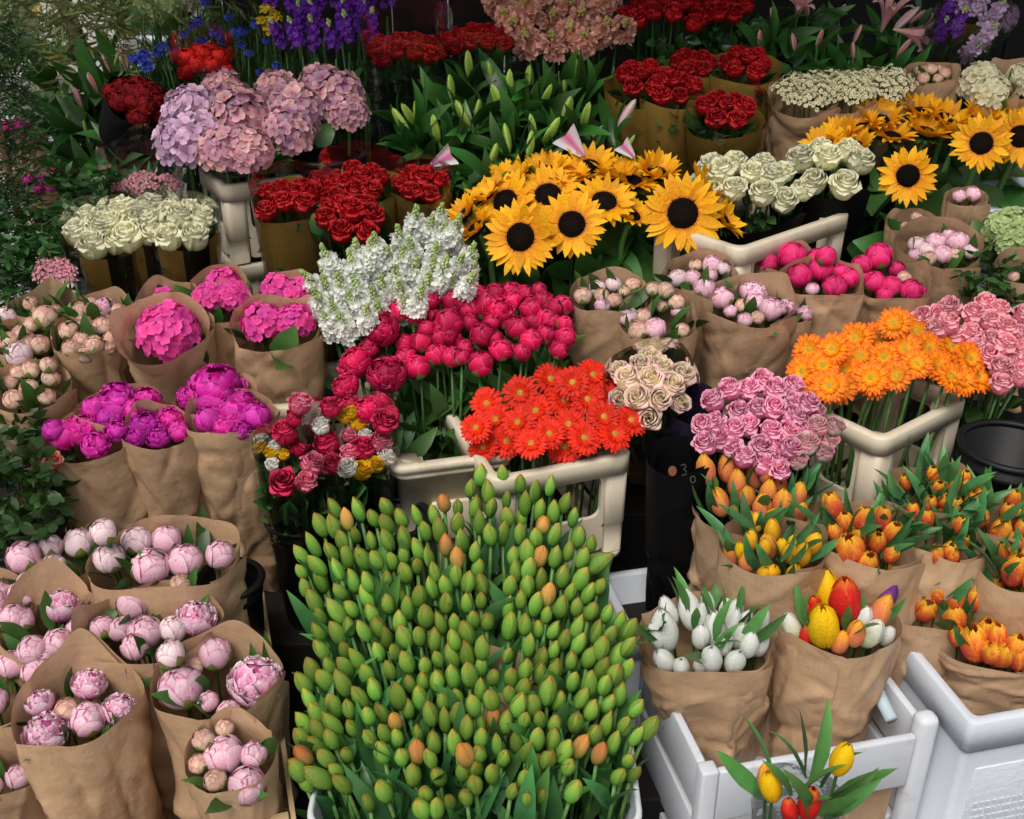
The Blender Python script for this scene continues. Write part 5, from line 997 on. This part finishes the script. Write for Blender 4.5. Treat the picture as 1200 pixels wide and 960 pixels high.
# sunflowers
def sunflower(label, group, px, py, rp, d, dD=0., base=None, petals=34, conv=.3, cen=None, nl=3, cup=0.):
    D = Ds(py) + dD; H = W(px, py, D); r = rp * D / FPX; cx = W(*(cen or (px, py + 40)), D); by = H.y + .1; B = Vector((H.x + (cx.x - H.x) * conv, by, step_z(by) + .004)); d = Vector(d).normalized()
    root = thing('sunflower', label, 'sunflower', group, TRS(B)); h = H - B; q = qdir(d, RU(0, 6)); Mh = TRS(h, q, r)
    hd = new('seed_disc', SUNDISC[int(rng.integers(2))], root, Mh); new('calyx', SUNCAL, root, Mh)
    for i in range(petals):
        lay = i % 2; a = 2 * PI * i / petals + RU(-.08, .08); tl = (.10 if lay else .3) + RU(-.1, .16) + cup
        M = Matrix.Rotation(a, 4, 'Z') @ Matrix.Translation((0, .37, -.05 + .05 * lay)) @ Matrix.Rotation(-PI / 2 + tl, 4, 'X') @ Matrix.Rotation(PI, 4, 'Z') @ Matrix.Diagonal((RU(.85, 1.1), 1, RU(.82, 1.06) * (.88 if lay else 1), 1))
        new('petal', SUNPET[int(rng.integers(6))], root, Mh @ M)
    e = h - d * r * .2; mid = h - d * r * .9 - Vector((0, 0, r * .5)); mb = MB(); mb.tube([(0, 0, 0), (mid.x * .7, mid.y * .7, mid.z * .6), tuple(mid), tuple(e)], .0085, .007, 8); new('stem', mb.mesh('stem', STEMP), root)
    for i in range(nl): a = RU(0, 6.28); el = RU(.1, .7); add_leaf(root, 'sun', mid * RU(.55, .88), (math.cos(a) * math.cos(el), math.sin(a) * math.cos(el) - .3, math.sin(el) - .2), RU(.75, 1.1))
    return root
def tocam(px, py, up=.15, dx=0.): t = (CAM - W(px, py, Ds(py))).normalized(); return t + Vector((dx, 0, up))
SG1, SG2 = 'sunflowers in the middle', 'sunflowers on the right'
for px, py, rp, dx, up, lab, dD in [
    (610, 278, 41, -.25, .1, 'big facing sunflower at the lower left of the middle bunch', -.03), (670, 263, 39, .0, .35, 'facing sunflower between the two largest faces of the middle bunch', -.03), (800, 250, 44, .1, .1, 'largest facing sunflower at the right of the middle bunch', -.04),
    (592, 236, 36, -.5, .6, 'sunflower turned left above the lower left face', .0), (642, 228, 38, -.1, 1.0, 'sunflower tilted upward behind the middle face', .0), (708, 236, 36, .15, 1.3, 'flat tilted sunflower seen edge on in the bunch centre', -.02)]:
    sunflower(lab, SG1, px, py, rp, tocam(px, py, up, dx), dD, cen=(690, 300), nl=4)
S1 = [(545, 250, 28, -1.2, .5), (557, 268, 30, -1.0, .2), (600, 212, 32, -.3, 2.2), (640, 202, 30, -.2, 2.5), (690, 196, 32, 0, 2.5), (740, 212, 34, .2, 2.6), (770, 203, 32, .2, 2.8), (720, 205, 30, .1, 2.2), (826, 222, 34, .9, 1.8), (848, 258, 30, 1.6, .3), (668, 212, 30, 0, 2.0), (570, 228, 28, -.9, 1.6), (740, 252, 28, .5, 1.2)]
sl = dict(zip([p[:2] for p in S1], rowlabels([p[:2] for p in S1], 'sunflower tilted away in the middle bunch', 2)))
for px, py, rp, dx, up in S1:
    sunflower(sl[(px, py)], SG1, px, py, rp, (dx * .8, RU(-.5, -.1), 1), .02, cen=(690, 300), nl=4, cup=RU(.35, .75))
for px, py, rp, dx, up, lab, dD in [(1064, 206, 32, -.1, .0, 'facing sunflower hanging lowest in the right bunch', -.04), (1150, 168, 32, .05, .2, 'facing sunflower with round dark disc in the right bunch', -.03), (1196, 160, 32, .1, .2, 'facing sunflower cut off by the right edge', -.02)]:
    sunflower(lab, SG2, px, py, rp, tocam(px, py, up, dx), dD, cen=(1090, 230), nl=4)
S2 = [(965, 172, 28, -.8, 1.5), (985, 160, 28, -.5, 1.8), (1000, 172, 28, -.3, .9), (1030, 140, 30, 0, 2.5), (1045, 160, 28, 0, 1.6), (1080, 132, 28, 0, 2.2), (1085, 155, 30, .2, 2.0), (1110, 140, 30, .1, 2.5), (1120, 155, 28, .1, 1.9), (1150, 138, 28, .2, 2.4), (1185, 132, 28, .3, 2.4), (1010, 150, 26, -.3, 2.0), (1172, 150, 26, .3, 2.0)]
sl = dict(zip([p[:2] for p in S2], rowlabels([p[:2] for p in S2], 'sunflower tilted away in the right bunch', 2)))
for px, py, rp, dx, up in S2:
    sunflower(sl[(px, py)], SG2, px, py, rp, (dx * .8, RU(-.5, -.1), 1), .03, cen=(1090, 230), nl=3, cup=RU(.35, .75))

# lilies with green buds
LB = [(470, 142, 15), (479, 135, 14), (490, 133, 15), (511, 151, 15), (528, 103, 13), (543, 134, 16), (549, 76, 14), (585, 117, 17), (597, 99, 14), (560, 128, 11), (601, 141, 16), (594, 162, 14), (578, 183, 14), (662, 95, 13), (672, 85, 14), (664, 130, 17), (687, 135, 14), (624, 148, 12), (646, 153, 15), (621, 170, 14), (620, 90, 12), (575, 85, 12), (640, 112, 12)]
def lily(label, kind, px, py, r, dD=0., nl=7, d=None, cen=(590, 160), lsc=1., grp=None):
    D = Ds(py) + dD; H = W(px, py, D); by = H.y + .05; C = W(cen[0], cen[1], D); B = Vector((H.x + (C.x - H.x) * .4, by, step_z(by) + .004)); d = d or Vector((RU(-.4, .4) + (px - cen[0]) / 250, RU(-.5, .0), 1.))
    loose('lily', label, 'lily', grp, kind, H, d, r * D / FPX, B, 'g', [('lily', RU(.55, .95), lsc * RU(.8, 1.3), RU(0, 6.28), RU(.1, 1.1)) for _ in range(nl)], 1.2, sz=1.15)
for (px, py, r), lb in zip(LB, rowlabels([p[:2] for p in LB], 'closed pale green lily bud', 4)): lily(lb, 'lily_green', px, py, r * 1.12, grp='lilies with green buds', nl=14, lsc=1.2)
lily('lily with a pale pink bud at the right of the green lily buds', 'lily_pale', 734, 133, 17, d=Vector((.5, -.1, 1)))
for px, py, w_ in ((700, 165, 'by the largest paper fold'), (560, 165, 'above the left end of the sunflowers'), (690, 100, 'left of the upper red roses'), (520, 165, 'over the left paper fold'), (640, 185, 'just above the sunflowers'), (740, 165, 'at the gold sleeves'), (610, 120, 'below the peach stocks')): lily(f'leafy lily stem with a small bud {w_}', 'lily_green', px, py, 7, grp='leafy lily stems', nl=10, dD=.06)
for px, py, sx, rot, lab in ((516, 188, 14, 1.1, 'pink and white printed paper fold at the left below the lily buds'), (674, 172, 17, -.75, 'largest pink and white printed paper fold below the lily buds'), (737, 178, 11, -.8, 'small pink and white printed paper fold at the right of the lily buds')):
    D = Ds(py) - .03; S = FPX / D; h = sx / S; mb = MB(); P = np.zeros((7, 7, 3))
    for i in range(7):
        for j in range(7): u, v = j / 6, i / 6; P[i, j] = ((u - .5) * 2 * h * (.25 + .75 * v), .25 * h * math.sin(u * 3.1) + .004 * math.sin(u * 9), (v - .5) * 2 * h + .5 * h * abs(u - .5))
    mb.grid(P, np.tile(np.abs(np.linspace(-1, 1, 7)), 7)); p = W(px, py, D); r0 = thing('paper_fold', lab, 'paper', 'printed paper folds', TRS(p - Vector((0, 0, h)))); new('paper_sheet', mb.mesh('paper_sheet', PINKPAPER), r0, TRS((0, 0, h), Quaternion((0, 1, 0), rot)))
# pink lilies at the top right
PL = [(905, 20), (945, 10), (985, 15), (1005, 40), (960, 45), (930, 50), (1000, 60), (1060, 55), (1075, 20), (890, 45)]
for (px, py), lb in zip(PL, rowlabels(PL, 'pink lily bud at the top right', 2)): lily(lb, 'lily_pink', px, py, 10, grp='pink lily stems', nl=15, lsc=1.15, cen=(980, 60), dD=.05)
lily('open pink lily pointing down right at the top right', 'lily_open', 1074, 40, 24, d=Vector((.8, -.5, -.1)), cen=(1000, 60), nl=3)
lily('open pink lily standing upright at the top right', 'lily_open', 1042, 12, 26, d=Vector((.1, -.3, 1)), cen=(1000, 60), nl=3)
lily('pale pink lily bud pointing up between the open pink lilies', 'lily_pale', 1062, 22, 16, d=Vector((.7, -.1, .8)), cen=(1000, 60), nl=3)
lily('open pink lily cut off at the top edge', 'lily_open', 938, 5, 20, d=Vector((0, -.4, .6)), cen=(960, 60), nl=3)

# stocks
WSP = scatter([(372, 365), (392, 312), (425, 312), (450, 297), (480, 280), (510, 272), (530, 287), (550, 322), (545, 347), (510, 362), (480, 372), (440, 390), (415, 400), (388, 398)], 15, 21)
fld('white_stock', 'white stock flower spike', 'stock', 'white stocks', 'stock_white', WSP, 24, (470, 350), conv=.35, tocam=.3, wid=130, leaf='peony', nl=2, fr=(.6, .85), outw=.5, rows=6, jit=.04)
PSP = scatter([(580, 10), (610, -5), (660, -10), (715, 0), (728, 40), (700, 55), (655, 70), (610, 55), (585, 35)], 19, 14)
fld('peach_stock', 'peach stock flower spike', 'stock', 'peach stocks', 'stock_peach', PSP, 25, (655, 50), conv=.35, tocam=.45, wid=110, leaf='peony', nl=2, rows=4)
DSP = scatter([(335, 20), (345, 0), (400, -8), (440, 5), (435, 45), (400, 60), (350, 55)], 17, 15) + [(330, 50), (455, 5), (318, 8)]
fld('delphinium', 'purple delphinium spike', 'delphinium', 'purple delphiniums', 'stock_purple', DSP, 18, (390, 60), conv=.3, tocam=.15, wid=200, leaf='peony', nl=4, rows=2)
# cornflowers
CFP = [(300, 28, 7), (277, 38, 8), (260, 48, 6), (254, 38, 9), (236, 48, 8), (232, 25, 8), (285, 36, 7), (283, 52, 6), (186, 60, 9), (167, 66, 10), (160, 70, 8), (172, 78, 8), (190, 55, 8), (205, 58, 6), (292, 62, 6), (240, 3, 6), (312, 48, 6), (215, 40, 6), (155, 68, 6), (225, 30, 6), (268, 20, 6), (325, 78, 6), (305, 85, 6)]
fld('cornflower', 'blue cornflower', 'cornflower', 'blue cornflowers', 'cornflower', CFP, 8, (245, 90), conv=.3, tocam=.4, wid=150, stem_sc=.55, rows=4)
def grassy(label, name, cat, px0, px1, py0, py1, n, mat, D0=.05, Lz=(.15, .3), base_py=140):
    mb = MB()
    for i in range(n):
        px, py = RU(px0, px1), RU(py0, py1); D = Ds(py) + D0 + RU(-.08, .08); p = W(px, py, D); b = Vector((p.x * .9 + .1 * W((px0 + px1) / 2, py, D).x + RU(-.02, .02), p.y + RU(-.03, .06), p.z - RU(*Lz))); m_ = p.lerp(b, .5) + Vector((RU(-.02, .02), 0, 0)); mb.tube([b, m_, p], .0018, .0008, 4, cap=False, sv=RU(0, 1))
        if i % 2: leaf(mb, RU(.03, .07), .006, bend=RU(0, 1.2), M=TRS(m_, qdir((RU(-1, 1), RU(-1, .3), 1)))) 
    C = W((px0 + px1) / 2, (py0 + py1) / 2, Ds(py1) + D0); r0 = thing(name, label, cat, None, TRS((C.x, C.y, 0)))
    new('foliage', mb.mesh('foliage', mat), r0, TRS((-C.x, -C.y, 0)), kind='stuff'); return r0
grassy('dense thin green stems and leaves of the cornflower bunch', 'cornflower_foliage', 'foliage', 160, 345, -5, 90, 420, LEAFMID)
fld('yellow_flower', 'small yellow flower beside the purple delphiniums', 'flower', 'small yellow flowers', 'spink', [], 8, (315, 30))
YEL = petal_mat('yellow_floret', [(0, (.6, .35, .01)), (1, (.8, .55, .01))], var=.3); f = floret(YEL, 2, 5, .5); vs = []
mb = MB()
for q in range(14): r_ = math.sqrt(q / 14); a = q * 2.4; stamp(mb, f[q % 2], TRS((r_ * math.cos(a), r_ * math.sin(a), .4 * (1 - r_ * r_)), qdir((r_ * math.cos(a), r_ * math.sin(a), 1), q), .3))
proto('yellow', 'flower_cluster', [mb.mesh('flower_cluster', YEL)])
fld('yellow_flower', 'small yellow flower cluster beside the purple delphiniums', 'flower', 'small yellow flowers', 'yellow', [(313, 12, 9), (318, 35, 9), (308, 25, 8), (322, 20, 8)], 8, (315, 30), stem_sc=.6)
fld('yellow_flower', 'yellow flower in the far left background by the trunk', 'flower', 'small yellow flowers in the far left', 'yellow', [(146, 40, 10), (66, 72, 9), (125, 2, 8), (45, 12, 7)], 8, (100, 60), stem_sc=.6, dD=.5)
hyd('pale lime hydrangea at the top edge above the cornflowers', 198, 18, 44, [(180, 6, 24, 'green'), (210, 2, 26, 'cream'), (195, 14, 20, 'green')], wrap=None, n=60, dD=.15)

# lily plant with pink buds, top left
PL = [(109, 100, 14, -.1), (146, 68, 14, .0), (124, 122, 13, .3), (92, 115, 12, -.1), (125, 75, 11, -.2)]
for (px, py, r, dx), lb in zip(PL, rowlabels([p[:2] for p in PL], 'dusky pink lily bud at the upper left', 2)): lily(lb, 'lily_pink', px, py, r, d=Vector((dx, -.2, 1)), cen=(115, 140), nl=8, lsc=1.5, grp='lilies with pink buds', dD=.1)
PL = [(60, 80), (75, 115), (100, 150), (130, 160), (160, 170), (115, 180), (80, 140)]
for (px, py), lb in zip(PL, rowlabels(PL, 'broad leaved lily stem at the upper left', 2)): lily(lb, 'lily_green', px, py, 8, d=Vector((0, -.2, 1)), cen=(115, 150), nl=8, lsc=1.4, grp='broad leaved lily stems', dD=.14)
# far left bouquets
K = dict(group='magenta peony bouquets far left', tilt=10, dD=.35, eb=.6, back=.3)
bouquet('peony_bouquet', 'far magenta peonies in the upper of the small wraps by the lily leaves', 84, 196, 24, 'peony_mag', 8, **K)
bouquet('peony_bouquet', 'far magenta peonies in the lower left small wrap', 50, 214, 26, 'peony_mag', 8, **K)
bouquet('peony_bouquet', 'far magenta peonies in the lower right small wrap', 92, 218, 20, 'peony_mag', 7, **K)
bouquet('peony_bouquet', 'pink flowers in a brown wrap at the far left edge behind the fern', 22, 152, 28, 'peony_mag', 8, **{**K, 'back': .1})
bouquet('pink_flower_bunch', 'small pink flower clusters left of the striped rose sleeves', 66, 322, 24, 'spink', 10, wrap=None, tilt=20, sp=1.5, eb=.8)
bouquet('pink_flower_bunch', 'clear wrapped pink flowers behind the cream white roses', 170, 222, 44, 'spink', 8, wrap='cello', cello=1.0, tilt=10, dD=.08, sp=2.2, leafk='tulip', nleaf=10, leafs=.5)

# ================================================================== plants at the left
def sprig(mb, p, d, L, n, ll, lw, mat=0, droop=.3, leafbend=.4, g=rng):
    d = Vector(d).normalized(); q = Vector(p); seg = L / n; pts = [tuple(q)]
    for i in range(n):
        d = (d + Vector((0, 0, -droop / n)) + Vector((RU(-.1, .1), RU(-.1, .1), RU(-.1, .1)))).normalized(); q = q + d * seg; pts.append(tuple(q))
        for sgn in (-1, 1):
            s = d.cross(Vector((RU(-.5, .5), RU(-.5, .5), 1))).normalized() * sgn; leaf(mb, ll * RU(.7, 1.2), lw, bend=leafbend * RU(-1, 1), n=4, m=2, M=TRS(q, qdir(d * .7 + s * RU(.5, 1.2), RU(0, 6))), sv=RU(0, 1))
    mb.tube(pts, .0018, .0008, 3, cap=False, t=.2)
# olive tree
oB = W(88, 60, 3.35); oB.z = 0; r0 = thing('olive_tree', 'slender olive tree with a bare trunk and narrow leaves at the top left', 'tree', None, TRS(oB))
mb = MB(); mb.tube([(.06, 0, 0), (.05, .02, .6), (.04, 0, 1.15), (-.02, .02, 1.4), (-.03, 0, 1.75), (.02, 0, 2.1)], .034, .018, 10)
mb.tube([(-.02, .02, 1.4), (-.2, -.05, 1.6), (-.35, -.1, 1.75)], .014, .006, 7); mb.tube([(-.03, 0, 1.6), (.15, -.05, 1.7), (.3, -.1, 1.75)], .014, .006, 7); new('trunk', mb.mesh('trunk', BARK), r0)
mb = MB()
for i in range(230):
    px, py = RU(-30, 235), RU(-60, 75) * (1 if rng.random() < .75 else 1.3); 
    if px > 165 and py > 15: continue
    D = 3.2 + RU(-.3, .3); sprig(mb, W(px, py, D) - oB, (RU(-1, 1), RU(-.6, .3), RU(-.4, .7)), RU(.1, .2), 7, .05, .008, droop=1.0)
new('crown', mb.mesh('crown', OLIVELEAF), r0, kind='stuff')
# feathery evergreen shrub
fB = W(10, 200, 2.62); fB.z = 0; r0 = thing('feathery_shrub', 'dark feathery evergreen shrub along the upper left edge', 'shrub', None, TRS(fB))
mb = MB(); mb.tube([(0, 0, .0), (0, 0, 1.6)], .016, .006, 7); new('trunk', mb.mesh('trunk', BARK), r0)
mb = MB()
for i in range(520):
    py = RU(25, 365); wv = 75 - abs(py - 230) * .12; px = -25 + RU(-20, 1) * .5 + wv * RU(0, 1); D = 2.62 + RU(-.14, .14)
    sprig(mb, W(px, py, D) - fB, (RU(-.3, 1.), RU(-1, .2), RU(-.3, .7)), RU(.05, .09), 8, .022, .0035, droop=.5)
new('foliage', mb.mesh('foliage', FERNLEAF), r0, kind='stuff')
# leafy plant lower left
lB = W(24, 560, Ds(560) + .08); lB.z = step_z(lB.y); r0 = thing('leafy_plant', 'leafy plant with brownish twigs at the left edge under the peony buds', 'plant', None, TRS(lB))
mb = MB(); tw = MB()
for i in range(60):
    px, py = RU(-15, 62), RU(492, 625); D = Ds(py) + RU(-.02, .12); sprig(mb, W(px, py, D) - lB, (RU(-1, 1), RU(-1, 0), RU(-.2, 1)), RU(.05, .09), 4, .034, .02, droop=.3)
for i in range(14): px, py = RU(-5, 50), RU(485, 560); p = W(px, py, Ds(py) + .03) - lB; tw.tube([(p.x * .4, p.y * .4, .05), tuple(p)], .002, .0012, 4)
new('foliage', mb.mesh('foliage', LEAF), r0, kind='stuff'); new('twigs', tw.mesh('twigs', BARK), r0)
# dark leafy fill: ivy like plants standing between the buckets at the right edge
for px, py, n, lab in ((1172, 340, 40, 'dark leafy plant at the right edge beside the paper roll'), (100, 250, 60, 'dark leafy plant under the pink bud lilies'), (30, 300, 50, 'small leaved plant below the feathery shrub')):
    B = W(px, py, Ds(py) + .1); B.z = step_z(B.y); r0 = thing('leafy_plant', lab, 'plant', None, TRS(B)); mb = MB()
    for i in range(n): p = W(px + RU(-38, 38), py + RU(-35, 45), Ds(py) + RU(.02, .14)) - B; sprig(mb, p, (RU(-1, 1), RU(-1, 0), RU(-.2, 1)), RU(.05, .1), 5, .03, .014)
    new('foliage', mb.mesh('foliage', LEAF), r0, kind='stuff')

# ================================================================== street behind, upper left
bk = [(-3.2, 7.2, 'white', .28, .5), (-2.4, 8.0, 'white', .3, .6), (-2.0, 6.8, 'grey', .26, .45), (-1.35, 7.5, 'white', .25, .4), (-3.9, 8.6, 'grey', .35, .7), (-2.8, 9.2, 'white', .4, .7)]
for i, (x, y, c, r_, h) in enumerate(bk):
    root = thing('street_planter', ['round white planter beside the trunk, seen through the olive leaves', 'tall white planter farther along the pavement', 'grey planter close behind the lily leaves', 'small white planter behind the cornflowers', 'large grey planter far at the left', 'widest white planter far behind the trunk'][i], 'planter', 'planters on the pavement behind', TRS((x, y, 0)))
    C = np.array([(math.cos(2 * PI * q / 24), math.sin(2 * PI * q / 24)) for q in range(24)]); mb = MB(); loops(mb, [lz(C, 0, r_ * .8), lz(C, h - .04, r_), lz(C, h - .04, r_ * 1.06), lz(C, h, r_ * 1.06), lz(C, h, r_ * .94), lz(C, h * .8, r_ * .9)], cap0=True, cap1=True); new('pot', mb.mesh('pot', WHITEWOOD if c == 'white' else PAVE), root)
    mb = MB()
    for q in range(26): a = RU(0, 6.28); sprig(mb, (r_ * .6 * math.cos(a), r_ * .6 * math.sin(a), h * .9), (math.cos(a), math.sin(a), RU(.5, 1.5)), RU(.2, .35), 5, .1, .05)
    new('foliage', mb.mesh('foliage', LEAFMID), root, kind='stuff')
# black film sleeves around the pink roses, with a small print
bouquet('film_sleeve', 'black film sleeve around the pink roses behind the orange tulips', 880, 528, 66, None, 10, n=0, wrap='black', tilt=20, back=-.1, front=-.25, cat='sleeve', dD=.02, amp=.012)
bouquet('film_sleeve', 'dark violet film sleeve standing right of the cream pink roses', 815, 478, 30, None, 10, n=0, wrap='purple', tilt=12, back=.5, front=0., cat='sleeve', dD=.04, amp=.014)
fs = bouquet('film_sleeve', 'crumpled black film sleeve with a small orange and white print below the cream pink roses', 795, 535, 34, None, 10, n=0, wrap='black', tilt=10, back=.2, front=0., cat='sleeve', dD=.0, amp=.016)
ORP = solid_mat('orange_print', (.13, .035, .006), .7); WHP = solid_mat('white_print', (.05, .05, .05), .7)
Mi = fs.matrix_basis.inverted()
def on_sleeve(px, py, off=.0): return Mi @ W(px, py, Ds(535) - .075 - off)
mb = MB()
c = [on_sleeve(788 + 5 * math.cos(a), 552 + 6 * math.sin(a)) for a in np.linspace(0, 2 * PI, 17)[:-1]]; mb.raw(c, [tuple(range(16))]); new('orange_print', mb.mesh('orange_print', ORP), fs)
mb = MB(); mb.tube([on_sleeve(798 + x, 546 + y) for x, y in ((0, 0), (4, -2), (6, 1), (3, 4), (6, 6), (6, 10), (1, 11))], .0012, n=4); mb.tube([on_sleeve(812 + 3 * math.cos(a), 562 + 4 * math.sin(a)) for a in np.linspace(0, 2 * PI, 13)], .001, n=4); new('white_print', mb.mesh('white_print', WHP), fs)

for o in bpy.data.objects:
    if 'len' in o: del o['len']
